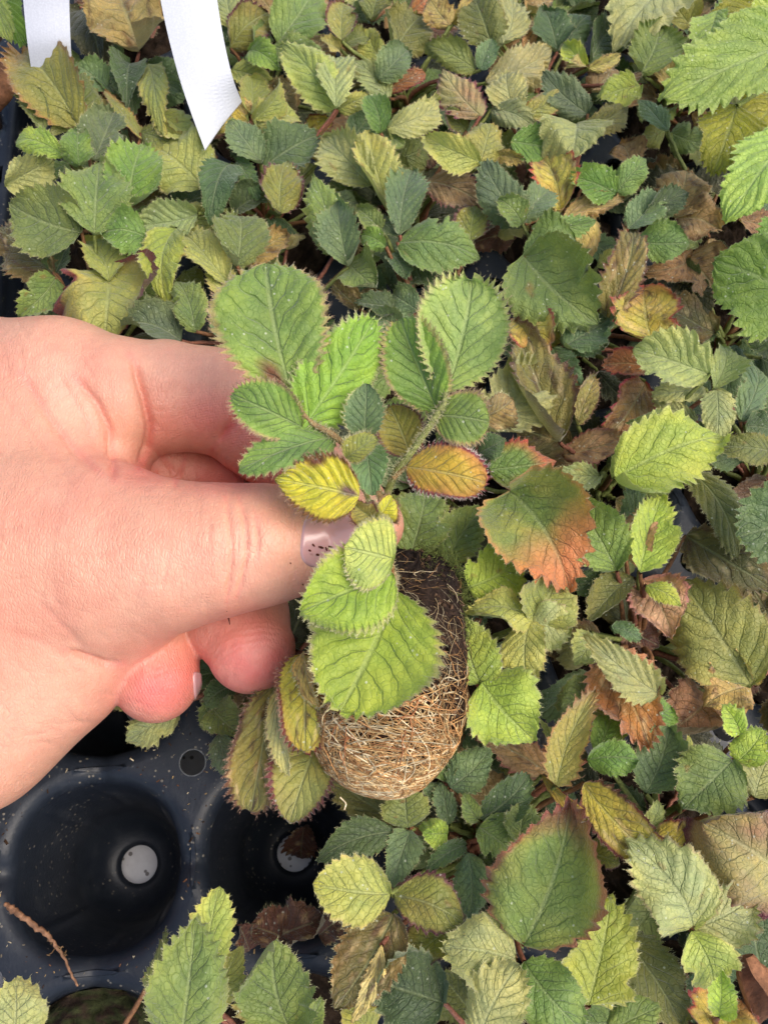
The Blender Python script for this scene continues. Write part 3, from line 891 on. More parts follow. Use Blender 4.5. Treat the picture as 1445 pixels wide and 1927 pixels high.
# plants: every leaf belongs to the plant in the nearest planted cell
cells = set(LABELS)
cc = {k: cell_xy(*k) for k in cells}
own = {}
for n_, lf in enumerate(LEAVES):
    bx, by, tx, ty, w, z = lf[:6]
    Bp = P(bx, by, z - 2)
    k = min(cells, key=lambda c: np.linalg.norm(cc[c] - Bp[:2]))
    own.setdefault(k, []).append((n_, Bp))
SHADE_GAPS = [(368, 1425, 40, 40), (330, 1400, 60, 30), (860, 400, 60, 36), (905, 512, 70, 36), (1125, 720, 40, 80), (585, 190, 30, 40), (30, 520, 40, 60), (25, 250, 40, 110), (380, 240, 26, 60), (1090, 1090, 40, 60), (955, 1010, 24, 44), (1335, 1130, 44, 60), (1290, 1395, 66, 34), (820, 75, 60, 26), (1010, 1290, 30, 50), (1350, 1680, 30, 40), (1205, 1300, 20, 44), (800, 1655, 30, 24), (1320, 950, 26, 40), (1120, 1540, 30, 24), (1240, 480, 10, 10), (600, 1150, 40, 60), (560, 1130, 30, 30), (1390, 1240, 30, 40), (1060, 1700, 20, 20), (860, 1790, 20, 30)]
PETC = {'green': lin((120, 130, 70)), 'brown': lin((130, 92, 62)), 'red': lin((140, 90, 72))}
for k in sorted(cells):
    ctr = np.array([*cc[k], -3.0]); px, py = to_px(ctr)
    if k not in LABELS: continue
    r = np.random.default_rng(1000 + k[0] * 37 + (k[1] + 3) * 11)
    pl = empty('seedling', (ctr[0], ctr[1], -3.0))
    tag(pl, LABELS[k], 'seedling', 'seedlings growing in the cells of the tray')
    keep(pl, soil_mesh('soil', k[0], k[1], 0.0, -4.0, k == (0, -1)))
    st = Bag()
    def pet(Bp, a_hint=None, col=None):
        h = Bp[2]; s = ctr + np.array([r.normal(0, 1.2), r.normal(0, 1.2), 1.0])
        d = Bp - s; pts = bez(s, s + d * 0.15 + [0, 0, h * 0.6], Bp - d * 0.25 + [0, 0, 0.5], Bp, 12)
        pts[1:-1] += r.normal(0, 0.12, (10, 3))
        c = PETC[['green', 'green', 'brown', 'red'][r.integers(4)]]
        st.tube(pts, np.linspace(0.75, 0.42, 12), 6, c * r.uniform(0.8, 1.2))
    for (n_, Bp) in own.get(k, []):
        bx, by, tx, ty, w, z, sty, roll, fold = LEAVES[n_]
        rr = np.random.default_rng(50 + n_)
        dz = rr.uniform(-3, 1.5)
        Tp = P(tx, ty, z + dz); B2 = P(bx, by, z - 2)
        Tp = Tp + (Tp - B2) * 0.05; W = w * 1.08 * mmpx((Tp + B2) / 2); L = np.linalg.norm(Tp - B2)
        if roll is None: roll = rr.uniform(-24, 24)
        arch = rr.uniform(0.0, 0.18); fold = fold + rr.uniform(-.05, .38)
        ab = (rr.uniform(.48, .72), rr.uniform(.58, .90))
        if W / L > 0.95: ab = (rr.uniform(.40, .5), rr.uniform(.50, .66))
        big = W * L
        if big > 200 and W / L < .95: ab = (rr.uniform(.52, .6), rr.uniform(.80, .95)); W *= 1.05
        nlat = 7 + rr.integers(0, 3)
        plt = 0.019 if sty in ('P', 'Pp', 'YP') else 0.010
        if sty == 'GR': ab = (.58, .98); W *= 1.02
        if sty == 'YR': ab = (.42, .85)
        leaf_mesh(pl, B2, Tp, W * 1.04, sty, 50 + n_, roll=roll, fold=fold, arch=arch, cup=rr.uniform(-.15, .30),
                  wav=rr.uniform(.04, .13), bend=rr.uniform(-.08, .08), ab=ab, teeth=int(np.clip(6 + L * 0.42, 7, 13)),
                  pleat=plt, hair=2 if big > 110 else 1, nu=80 if big > 110 else 58, nv=28 if big > 110 else 20,
                  tooth=rr.uniform(.75, 1.05), hairlen=0.40)
        pet(B2)
    # older, lower leaves of the same plant, under the ones on top; the dark ones in gaps stand for shade
    nlow = 14 if (len(own.get(k, [])) < 6) else 10
    if k == (0, -1): nlow = 2
    for q in range(nlow):
        an = q * 2.4 + r.uniform(0, 0.8)
        if k[0] <= 1 and k[1] == -1: an = r.uniform(-2.6, -0.5)          # keep clear of the empty cells
        ln_ = r.uniform(8, 17); reach = r.uniform(2, 15); z = r.uniform(1, 11)
        Bq = np.array([ctr[0] + math.cos(an) * reach, ctr[1] + math.sin(an) * reach, z])
        an2 = an + r.normal(0, 0.45); Tq = Bq + np.array([math.cos(an2) * ln_, math.sin(an2) * ln_, r.uniform(-5, 5)])
        ok = all(np.linalg.norm((Tq[:2] - cell_xy(*e))) > RIM * 0.95 and np.linalg.norm(((Bq + Tq)[:2] / 2 - cell_xy(*e))) > RIM * 0.9 for e in EMPTY)
        if not ok: continue
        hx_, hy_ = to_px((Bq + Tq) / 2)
        if any(((hx_ - a) / (c + 18)) ** 2 + ((hy_ - b) / (d + 18)) ** 2 < 1 for a, b, c, d in SHADE_GAPS): Bq[2] = r.uniform(-1, 1.5); Tq[2] = r.uniform(-1, 2); dkf = True
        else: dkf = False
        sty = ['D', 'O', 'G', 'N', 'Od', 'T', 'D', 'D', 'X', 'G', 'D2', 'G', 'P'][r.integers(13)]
        if dkf: sty = ['N', 'X', 'N'][q % 3]  # darkest leaf colours here paint in the shade of the canopy gaps
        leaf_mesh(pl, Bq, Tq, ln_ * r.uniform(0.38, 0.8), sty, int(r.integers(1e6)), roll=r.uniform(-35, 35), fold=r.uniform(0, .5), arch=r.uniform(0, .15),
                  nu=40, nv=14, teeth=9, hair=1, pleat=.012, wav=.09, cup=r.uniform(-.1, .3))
        pet(Bq)
    st.tube([ctr + [0, 0, -1], ctr + [0, 0, 3], ctr + [0.4, 0, 6]], [1.4, 1.3, 0.8], 8, lin((110, 80, 52)))
    keep(pl, st.build('stem', [M['stem']]))
# ------------------------------------------------------------------ lime-leaved neighbours
def lime_plant(label, root_px, zroot, leaves):
    c0 = P(*root_px, 0.0); pl = empty('lime_leaved_plant', (c0[0], c0[1], -3.0))
    tag(pl, label, 'plant', 'lime green plants at the edges of the tray')
    st = Bag()
    for q, (bx, by, tx, ty, w, z, sty, roll, fold) in enumerate(leaves):
        B, T = P(bx, by, z), P(tx, ty, z - 3); W = w * mmpx((B + T) / 2)
        leaf_mesh(pl, B, T, W, sty, 900 + q + int(bx), roll=roll, fold=fold, arch=0.07, wav=.06, ab=(.55, .72), teeth=17, nu=150, nv=40, pleat=.012,
                  nlat=6, hair=1, mat='leaf_lime', slope=0.6, tooth=.75, hairlen=0.3, lobes=0.10, curl=.5)
        s = np.array([c0[0], c0[1], -2.0]); d = B - s
        st.tube(bez(s, s + d * 0.1 + [0, 0, z * .7], B - d * 0.2, B, 14), np.linspace(1.1, .6, 14), 8, lin((150, 160, 80)))
    keep(pl, st.build('stem', [M['stem']]))
lime_plant('tall lime green plant with big coarse toothed leaves in the top right corner', (1640, 60), 0, [
    (1520, 70, 1246, 186, 150, 44, 'LL', 0, .08), (1385, 200, 1342, 324, 116, 36, 'YD', 0, .1), (1480, 30, 1400, 90, 110, 38, 'LL', 0, .1),
    (1500, 240, 1368, 412, 128, 42, 'LL', 10, .15), (1470, 180, 1400, 260, 120, 24, 'YD', 0, .1), (1430, 10, 1320, 60, 70, 26, 'YD', 0, .1)])
lime_plant('bright green plant reaching in with a broad crinkled leaf at the right edge', (1760, 520), 0, [
    (1560, 590, 1344, 486, 210, 44, 'B', 0, .12), (1520, 430, 1400, 520, 110, 34, 'B', 0, .2), (1520, 640, 1400, 640, 90, 20, 'D', 0, .1)])
lime_plant('bluish green plant with one broad toothed leaf at the right edge, halfway down', (1760, 980), 0, [
    (1570, 960, 1386, 1010, 190, 44, 'D2', 0, .1), (1520, 1120, 1400, 1030, 90, 24, 'O', 0, .1)])
lime_plant('small lime green plant tip poking in at the top left corner', (-140, 30), 0, [
    (-30, -60, 22, 82, 56, 30, 'LL', 10, .2), (-10, -20, 48, 88, 52, 26, 'B', 0, .2)])

# ------------------------------------------------------------------ white labels
def strip(name, label, keys, zs):
    """keys: (xl, yl, xr, yr) px left / right edge points from above the frame to the tip"""
    L_, R_ = [], []
    keys = np.array(keys, float); zs = np.array(zs, float)
    tt = np.linspace(0, len(keys) - 1, 50)
    kk = np.stack([np.interp(tt, np.arange(len(keys)), keys[:, c]) for c in range(4)], -1); zz = np.interp(tt, np.arange(len(keys)), zs)
    for _ in range(25):
        kk[1:-1] = (kk[:-2] + 2 * kk[1:-1] + kk[2:]) / 4; zz[1:-1] = (zz[:-2] + 2 * zz[1:-1] + zz[2:]) / 4
    V = []
    for k_, z in zip(kk, zz):
        a, b = P(k_[0], k_[1], z), P(k_[2], k_[3], z)
        for s in np.linspace(0, 1, 7):
            p = a * (1 - s) + b * s; p = p + np.array([0, 0, 0.5 * math.sin(s * math.pi)]); V.append(p)
    V = np.array(V); n = len(kk); m = 7
    Vb = V - np.array([0, 0, 0.35]); VV = np.concatenate([V, Vb]); F = []
    for i in range(n - 1):
        for j in range(m - 1):
            a = i * m + j; F.append((a, a + 1, a + m + 1, a + m)); a += n * m; F.append((a, a + m, a + m + 1, a + 1))
        for j in (0, m - 1):
            a = i * m + j; F.append((a, a + m, a + m + n * m, a + n * m) if j == 0 else (a, a + n * m, a + m + n * m, a + m))
    for i in (0, n - 1):
        for j in range(m - 1):
            a = i * m + j; F.append((a, a + 1, a + 1 + n * m, a + n * m))
    o = new_mesh(name, VV, F, [M['tag']], smooth=False); tag(o, label, 'plant label', 'white plant labels hanging over the tray'); return o
strip('plant_label', 'long blank white label strip ending in a slanted tip, the longer of the two', [(270, -160, 380, -180), (296, -40, 404, -40), (306, 20, 410, 10), (322, 90, 422, 80), (344, 170, 438, 150), (386, 282, 455, 190)],
      [52, 44, 41, 38, 34, 26])
strip('plant_label', 'shorter blank white label strip with a square end, near the top left corner', [(30, -140, 118, -140), (42, -30, 130, -30), (46, 20, 131, 20), (52, 80, 133, 80), (60, 132, 136, 134)], [48, 42, 38, 34, 28])

# ------------------------------------------------------------------ loose bits
def curl_dead(label, pts_px, z, r0):
    pts = np.array([P(x, y, zz) for (x, y), zz in zip(pts_px, z)])
    t = np.linspace(0, 1, 40); pp = np.stack([np.interp(t, np.linspace(0, 1, len(pts)), pts[:, c]) for c in range(3)], -1)
    for _ in range(6): pp[1:-1] = (pp[:-2] + 2 * pp[1:-1] + pp[2:]) / 4
    an = np.linspace(0.2, 5.2, 26); r = np.interp(t, np.linspace(0, 1, len(r0)), r0)
    tg = np.gradient(pp, axis=0); tg /= np.linalg.norm(tg, axis=1, keepdims=True); a = np.cross(tg, [0.1, 0.2, 0.97]); a /= np.linalg.norm(a, axis=1, keepdims=True); b = np.cross(tg, a)
    wob = 1 + 0.22 * fnoise(t[:, None] * 9, an[None] * 1.5, 3, 1.0, 3)
    V = pp[:, None] + (r[:, None] * wob * (1 + 0.12 * an[None] / 5))[..., None] * (np.cos(an)[None, :, None] * a[:, None] + np.sin(an)[None, :, None] * b[:, None])
    m = 26; i, j = np.meshgrid(np.arange(39), np.arange(m - 1), indexing='ij')
    f = np.stack([i * m + j, i * m + j + 1, (i + 1) * m + j + 1, (i + 1) * m + j], -1).reshape(-1, 4)
    c = lin((150, 104, 74)) * (0.75 + 0.35 * (fnoise(t[:, None] * 12, an[None] * 2, 8, 1.0, 3)[..., None] + 1) / 1.2)
    o = new_mesh('dead_leaf', V.reshape(-1, 3), f, [M['dead']], cols=c.reshape(-1, 3)); tag(o, label, 'dead leaf'); return o
curl_dead('dry brown leaf rolled up in the bottom right corner', [(1400, 1800), (1412, 1830), (1440, 1880), (1470, 1950)], [34, 34, 30, 24], [1.3, 2.2, 3.4, 4.0])
curl_dead('curled light brown dead leaf cut off by the left edge, below the lime tip', [(-20, 120), (2, 140), (6, 170), (-6, 205)], [10, 12, 12, 8], [1.5, 3.2, 3.0, 1.2])
dl = empty('dead_leaf', P(540, 1770, 0)); tag(dl, 'crumpled dark brown dead leaf on the near rim of the right empty cell', 'dead leaf')
for q, (a, b, c, d, w, z, rl) in enumerate([(540, 1770, 470, 1742, 60, 5, 20), (520, 1765, 612, 1730, 66, 5, -20), (470, 1790, 448, 1742, 36, 6, 30), (600, 1760, 640, 1725, 50, 4, 10)]):
    leaf_mesh(dl, P(a, b, z), P(c, d, z + 2), w * .118, 'X', 700 + q, roll=rl, fold=.5, wav=.2, name='blade', hair=1, nu=50, nv=18)
dl2 = empty('dead_leaf', P(560, 1580, -40)); tag(dl2, 'ragged brown dead leaf bit half covering the drain hole of the right empty cell', 'dead leaf')
leaf_mesh(dl2, P(572, 1555, -40), P(566, 1618, -42), 7.5, 'X', 781, roll=10, fold=.2, wav=.1, name='blade', hair=0, nu=40, nv=14, tooth=2.0)
tw = Bag(); tp = [(10, 1702, 4), (32, 1716, 4.5), (52, 1732, 4.2), (80, 1752, 3.6), (100, 1770, 3.2), (118, 1796, 2.6), (130, 1822, 2.0), (147, 1856, 1.0)]
pts = np.array([P(*q) for q in tp]); t = np.linspace(0, 7, 40); pp = np.stack([np.interp(t, np.arange(8), pts[:, c]) for c in range(3)], -1)
for _ in range(2): pp[1:-1] = (pp[:-2] + 2 * pp[1:-1] + pp[2:]) / 4
pp[1:-1] += rng.normal(0, 0.1, (38, 3))
tw.tube(pp, np.interp(t, [0, .4, 3, 4.2, 7], [.36, .66, .55, .36, .2]) * (1 + rng.normal(0, .1, 40)), 9, lin((156, 116, 88)) * rng.uniform(.75, 1.15, (40, 1)))
for k in range(9):
    s = pp[rng.integers(10, 30)]; tw.tube(s + np.cumsum(rng.normal(0, .28, (7, 3)), 0), .08, 4, lin((150, 120, 84)))
twig = tw.build('twig', [M['root']]); tag(twig, 'thin reddish brown twig lying across the rim of the left empty cell', 'twig')

crumbs = Bag(); cc_cols = [lin((190, 160, 110)), lin((120, 84, 60)), lin((150, 140, 120)), lin((70, 52, 40)), lin((204, 190, 160))]
nd = 0
while nd < 1300:
    i, j = rng.integers(-1, 3), rng.integers(-2, 3)
    x, y = rng.uniform(-PITCH / 2, PITCH / 2, 2)
    rr_ = math.hypot(x, y); an = math.atan2(y, x)
    if rr_ < RIM + 1.5: continue
    if math.hypot(abs(x) - PITCH / 2, abs(y) - PITCH / 2) < HOLE + .3: continue
    if (i < 0): continue
    s = abs(rng.normal(0, 1)) * 0.10 + 0.05
    neck = math.exp(-(min(abs(math.cos(an)), abs(math.sin(an))) / 0.13) ** 2)
    z = -1.9 * neck + s * .4
    o = loc3(i, j, np.array([x]), np.array([y]), z)[0]
    d = rng.normal(0, 1, 3) * [1, 1, .3]; d /= np.linalg.norm(d); e = np.cross(d, [0, 0, 1]); e /= np.linalg.norm(e) + 1e-9; up = np.array([0, 0, 1.0])
    l = s * rng.uniform(1, 2.6); w = s * .7; h = s * .5
    v = [o + d * l * a + e * w * b + up * h * c for a, b, c in ((-1, -1, 0), (1, -.6, 0), (.8, 1, 0), (-.7, .8, 0), (-.5, -.4, 1), (.6, -.3, 1), (.4, .5, 1), (-.4, .4, 1))]
    f = [(4, 5, 6, 7), (0, 1, 5, 4), (1, 2, 6, 5), (2, 3, 7, 6), (3, 0, 4, 7)]
    crumbs.add(v, f, cc_cols[rng.integers(5)] * rng.uniform(.7, 1.1)); nd += 1
cr = crumbs.build('soil_crumbs', [M['soil']], smooth=False); tag(cr, 'fine crumbs of soil and plant bits scattered on the tray deck', 'crumbs', kind='stuff')
# ------------------------------------------------------------------ the hand (one continuous skin)
def HP(px, py, z, rpx):
    p = P(px, py, z); return (*p, rpx * mmpx(p))
def chain(*pts): return [HP(*q) for q in pts]
def sd_cone(p, a, b):
    pa = p - np.float32(a[:3]); ba = np.array(b[:3]) - np.array(a[:3]); l2 = float(ba @ ba)
    h = np.clip((pa @ ba.astype(np.float32)) / l2, 0, 1)
    d = np.sqrt(((pa - h[..., None] * ba.astype(np.float32)) ** 2).sum(-1))
    h2 = h * h * (3 - 2 * h) * 0.5 + h * 0.5
    return d - (a[3] + (b[3] - a[3]) * h2)
def smin(a, b, k):
    h = np.clip(0.5 + 0.5 * (b - a) / k, 0, 1)
    return b * (1 - h) + a * h - k * h * (1 - h)
PALM = [
    (chain((-40, 1050, 30, 250), (110, 1055, 36, 212)), 6), (chain((110, 1055, 36, 212), (230, 1052, 42, 158)), 6), (chain((230, 1052, 42, 158), (330, 1046, 46, 126)), 6),
    (chain((330, 1046, 46, 126), (422, 1034, 48, 114)), 5), (chain((422, 1034, 48, 114), (505, 1024, 48, 103)), 4), (chain((505, 1024, 48, 103), (588, 1020, 47.5, 86)), 4), (chain((588, 1020, 47.5, 86), (622, 1018, 46.5, 66)), 3),
    (chain((205, 1146, 34, 106), (105, 1245, 30, 118)), 7), (chain((105, 1245, 30, 118), (-60, 1372, 26, 140)), 8), (chain((-60, 1372, 26, 140), (-320, 1440, 22, 180)), 8),
    (chain((-60, 745, 28, 152), (110, 742, 34, 134)), 6), (chain((110, 742, 34, 134), (218, 756, 36, 118)), 5),
    (chain((-60, 900, 28, 200), (90, 890, 32, 150)), 7), (chain((90, 890, 32, 150), (180, 850, 30, 90)), 6), (chain((-60, 900, 28, 200), (-380, 1050, 20, 280)), 10), (chain((-60, 1200, 26, 240), (-380, 1250, 18, 300)), 10),
    (chain((-380, 1120, 20, 300), (-900, 1200, 14, 290)), 12),
]
INDEX = [(chain((225, 752, 36, 113), (300, 748, 35, 104)), 2.0), (chain((320, 746, 35, 104), (398, 754, 34, 96)), 1.6), (chain((398, 754, 34, 96), (462, 786, 32, 88)), 2), (chain((478, 806, 31, 90), (560, 868, 29, 82)), 1.2),
         (chain((560, 868, 29, 82), (640, 935, 29, 72)), 2), (chain((640, 935, 29, 72), (700, 988, 30, 60)), 2)]
MIDDLE = [(chain((180, 850, 20, 84), (300, 880, 18, 80)), 3), (chain((312, 884, 17, 80), (410, 905, 15, 80)), 1.2), (chain((418, 915, 15, 78), (430, 1060, 21, 84)), 2), (chain((430, 1060, 21, 84), (446, 1160, 29, 94)), 2), (chain((446, 1160, 29, 94), (473, 1222, 32, 83)), 2)]
RING = [(chain((120, 950, 14, 90), (215, 1020, 14, 82)), 3), (chain((215, 1020, 14, 82), (262, 1150, 22, 80)), 2), (chain((262, 1150, 22, 80), (286, 1232, 27, 84)), 2), (chain((286, 1232, 27, 84), (294, 1278, 28, 81)), 2)]
def seglist(L, p):
    d = None
    for (a, b), k in L:
        e = sd_cone(p, a, b); d = e if d is None else smin(d, e, k)
    return d
GROOVES = [  # points (photo px), depth mm, half width px
    ([(246, 668), (258, 695), (273, 750), (284, 804), (281, 848), (262, 880)], 2.6, 9),
    ([(140, 706), (185, 765), (208, 812), (214, 860), (215, 905)], 1.6, 10), ([(40, 700), (98, 790), (146, 850), (192, 893)], .9, 9),
    ([(100, 690), (150, 770), (180, 840)], .35, 7), ([(20, 760), (70, 830), (120, 880)], .3, 7),
    ([(462, 764), (430, 806), (400, 846)], 1.6, 7), ([(478, 775), (455, 812), (430, 850)], .4, 4),
    ([(424, 935), (433, 985), (438, 1040), (432, 1100), (427, 1135)], .7, 4.5), ([(450, 935), (462, 985), (466, 1045), (455, 1100), (445, 1125)], .75, 4.5),
    ([(478, 960), (487, 1010), (482, 1070)], .5, 4), ([(440, 960), (450, 1010), (448, 1070)], .2, 3.5), ([(410, 960), (416, 1020), (412, 1090)], .15, 3.5),
    ([(120, 1222), (160, 1240), (200, 1253), (236, 1248)], 1.7, 8), ([(0, 1180), (90, 1215), (150, 1262)], .3, 9), ([(60, 1120), (130, 1190), (170, 1240)], .25, 8),
    ([(300, 855), (322, 880), (330, 905)], 1.3, 6), ([(348, 860), (342, 885), (330, 915)], 1.0, 5), ([(260, 870), (290, 880), (300, 905)], .4, 5),
    ([(350, 1015), (360, 1022), (372, 1030)], .25, 5),
    ([(340, 700), (352, 720), (356, 750)], .12, 5), ([(440, 905), (470, 918)], .3, 5),
]
def seg_dist(x, y, pts):
    d = np.full(x.shape, 1e9)
    for (x0, y0), (x1, y1) in zip(pts[:-1], pts[1:]):
        dx, dy = x1 - x0, y1 - y0; t = np.clip(((x - x0) * dx + (y - y0) * dy) / (dx * dx + dy * dy), 0, 1)
        d = np.minimum(d, np.hypot(x - x0 - t * dx, y - y0 - t * dy))
    return d
def hand_sdf(p, fine=False):
    p = np.asarray(p, np.float32)
    d = seglist(PALM, p)
    di = seglist(INDEX, p); d = smin(d, di, 2.2)
    dm = seglist(MIDDLE, p); d = smin(d, dm, 1.0)
    dr = seglist(RING, p); d = smin(d, dr, 1.0)
    if fine:
        x, y = to_px(p)
        for pts, dep, w in GROOVES:
            q = seg_dist(x, y, pts); e0 = np.minimum(np.hypot(x - pts[0][0], y - pts[0][1]), np.hypot(x - pts[-1][0], y - pts[-1][1])) / 30.0
            d = d + dep * np.exp(-(q / w) ** 2) * np.clip(e0, 0.15, 1) - 0.25 * dep * np.exp(-((q - 2.2 * w) / (1.3 * w)) ** 2)
    return d
def surface_nets(f, lo, hi, h):
    nx, ny, nz = [int(math.ceil((b - a) / h)) + 1 for a, b in zip(lo, hi)]
    X, Y, Z = np.meshgrid(*[lo[i] + h * np.arange(n) for i, n in enumerate((nx, ny, nz))], indexing='ij')
    g = np.stack([X, Y, Z], -1).astype(np.float32); val = np.empty((nx, ny, nz), np.float32)
    for i in range(0, nx, 16): val[i:i + 16] = f(g[i:i + 16])
    ins = val < 0
    cellin = np.zeros((nx - 1, ny - 1, nz - 1), int)
    for a in (0, 1):
        for b in (0, 1):
            for c in (0, 1): cellin += ins[a:nx - 1 + a, b:ny - 1 + b, c:nz - 1 + c]
    act = (cellin > 0) & (cellin < 8); idx = -np.ones(act.shape, int); ii = np.argwhere(act); idx[act] = np.arange(len(ii))
    V = np.array(lo) + (ii + 0.5) * h
    F = []
    for ax in range(3):
        s = [slice(1, -1)] * 3; s0 = list(s); s1 = list(s); s0[ax] = slice(0, -1); s1[ax] = slice(1, None)
        A, B = ins[tuple(s0)], ins[tuple(s1)]
        e = np.argwhere(A != B); base = e + 1; base[:, ax] -= 1
        o1, o2 = [k for k in range(3) if k != ax]
        def cid(d1, d2):
            q = base.copy(); q[:, o1] -= d1; q[:, o2] -= d2; return idx[q[:, 0], q[:, 1], q[:, 2]]
        q = np.stack([cid(1, 1), cid(0, 1), cid(0, 0), cid(1, 0)], -1)
        fl = A[tuple(e.T)]; fl = fl if ax != 1 else ~fl
        q[~fl] = q[~fl][:, ::-1]
        F.append(q)
    return V, np.concatenate(F)
def project(V, f, it=4):
    e = 0.05
    for _ in range(it):
        d = f(V); gr = np.stack([f(V + np.eye(3, dtype=np.float32)[k] * e) - f(V - np.eye(3, dtype=np.float32)[k] * e) for k in range(3)], -1) / (2 * e)
        gl = np.linalg.norm(gr, axis=1, keepdims=True) + 1e-6
        V = V - np.clip(d[:, None] / gl, -1.0, 1.0) * gr / gl * 0.9
    return V, gr / gl
allp = np.array([q for G in (PALM, INDEX, MIDDLE, RING) for (a, b), k in G for q in (a, b)])
lo = (allp[:, :3] - allp[:, 3:] - 3).min(0); hi = (allp[:, :3] + allp[:, 3:] + 3).max(0)
V, F = surface_nets(hand_sdf, lo, hi, 1.35)
V, _ = project(V.astype(np.float32), hand_sdf, 4)
tmp = new_mesh('tmp_hand', V, F)
sm = tmp.modifiers.new('s', 'SUBSURF'); sm.levels = 2; sm.render_levels = 2
dg = bpy.context.evaluated_depsgraph_get(); ev = tmp.evaluated_get(dg); em = ev.to_mesh()
nv_ = len(em.vertices); co = np.empty(nv_ * 3, np.float32); em.vertices.foreach_get('co', co); co = co.reshape(-1, 3) / MM
nf_ = len(em.polygons); vi = np.empty(nf_ * 4, np.int32); em.loops.foreach_get('vertex_index', vi); FF = vi.reshape(-1, 4).copy()
ev.to_mesh_clear(); bpy.data.objects.remove(tmp)
V2, N2 = project(co.copy(), hand_sdf, 3)
gx, gy = to_px(V2); facing = np.clip((N2 * ((CAM - V2) / np.linalg.norm(CAM - V2, axis=1, keepdims=True))).sum(1) * 3, 0, 1)
disp = np.zeros(len(V2))
for pts, dep, w in GROOVES:
    q = seg_dist(gx, gy, pts); e0 = np.minimum(np.hypot(gx - pts[0][0], gy - pts[0][1]), np.hypot(gx - pts[-1][0], gy - pts[-1][1])) / 42.0
    e0 = np.clip(e0, 0, 1); e0 = e0 * e0 * (3 - 2 * e0)
    disp -= dep * 0.55 * (np.exp(-(q / (w * 0.8)) ** 2) + 0.55 * np.exp(-(q / (w * 2.2)) ** 2)) * (0.12 + .88 * e0)
for _ in range(240):          # fine random creases running across the skin
    a0 = rng.uniform(-1, 1); cx_, cy_ = rng.uniform(0, 560), rng.uniform(620, 1440); ang = (1.15 + 0.3 * a0) if cx_ < 240 and cy_ < 960 else (1.55 + .25 * a0 if cx_ > 300 else .35 + .5 * a0)
    ln = rng.uniform(25, 80); dx, dy = math.cos(ang) * ln / 2, math.sin(ang) * ln / 2; pts = [(cx_ - dx, cy_ - dy), (cx_ + rng.normal(0, 3), cy_ + rng.normal(0, 3)), (cx_ + dx, cy_ + dy)]
    q = seg_dist(gx, gy, pts); disp -= rng.uniform(.04, .15) * np.exp(-(q / 4.2) ** 2) * np.clip(1.2 - np.hypot(gx - cx_, gy - cy_) / (ln * .55), 0, 1)
disp += 0.10 * fnoise(V2[:, 0], V2[:, 1] + .5 * V2[:, 2], 41, .8, 3)
V2 = V2 + N2 * (disp * facing)[:, None]
# skin colour: redder pads and knuckles, paler taut skin
X, Y = to_px(V2)
def blob(cx, cy, sx, sy, a=0.0):
    ca, sa = math.cos(math.radians(a)), math.sin(math.radians(a)); dx, dy = X - cx, Y - cy
    return np.exp(-(((dx * ca + dy * sa) / sx) ** 2 + ((-dx * sa + dy * ca) / sy) ** 2))
base = np.ones((len(V2), 3)) * lin((225, 172, 143))
red = 1.0 * blob(480, 1235, 95, 90) + .9 * blob(300, 1295, 90, 80) + .55 * blob(390, 780, 70, 70) + .45 * blob(480, 800, 60, 90) + .25 * blob(170, 850, 60, 70) + .18 * blob(90, 700, 160, 60) \
    + .75 * blob(420, 900, 90, 35) + .5 * blob(270, 890, 50, 30) + .2 * blob(60, 1150, 150, 60) + .16 * blob(110, 980, 120, 50) + .45 * blob(560, 870, 70, 60) + .2 * blob(560, 1090, 60, 30) + .25 * blob(300, 800, 40, 50)
pale = .5 * blob(300, 1080, 150, 60) + .4 * blob(120, 770, 70, 50, 50) + .35 * blob(470, 1030, 40, 60) + .4 * blob(80, 1350, 140, 90) + .35 * blob(330, 690, 60, 30)
gr = np.zeros(len(V2))
for pts, dep, w in GROOVES: gr += min(1, dep) * np.exp(-(seg_dist(X, Y, pts) / (w * 0.9)) ** 2)
nz = fnoise(V2[:, 0] * .5, V2[:, 1] * .5 + V2[:, 2] * .3, 77, 0.7, 4)
red = np.clip(red + 0.10 * nz + 0.30 * np.clip(gr, 0, 1), 0, 1.1)[:, None]; pale = np.clip(pale, 0, 1)[:, None]
c = base * (1 - pale) + lin((238, 192, 164)) * pale
c = c * (1 - red * .85) + lin((230, 112, 110)) * red * .85
c *= (1 + 0.05 * fnoise(V2[:, 0], V2[:, 1], 5, 2.5, 3))[:, None]
bl = np.clip(fnoise(V2[:, 0] * .22, V2[:, 1] * .22 + V2[:, 2] * .2, 91, 1.0, 4) - .1, 0, 1)[:, None]; c = c * (1 - .42 * bl) + lin((206, 122, 98)) * .42 * bl
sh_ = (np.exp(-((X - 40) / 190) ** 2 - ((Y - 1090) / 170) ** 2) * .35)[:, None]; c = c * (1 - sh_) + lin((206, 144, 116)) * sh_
c = c * np.array([.93, .85, .85])
spark = np.clip(red[:, 0], 0, 1)
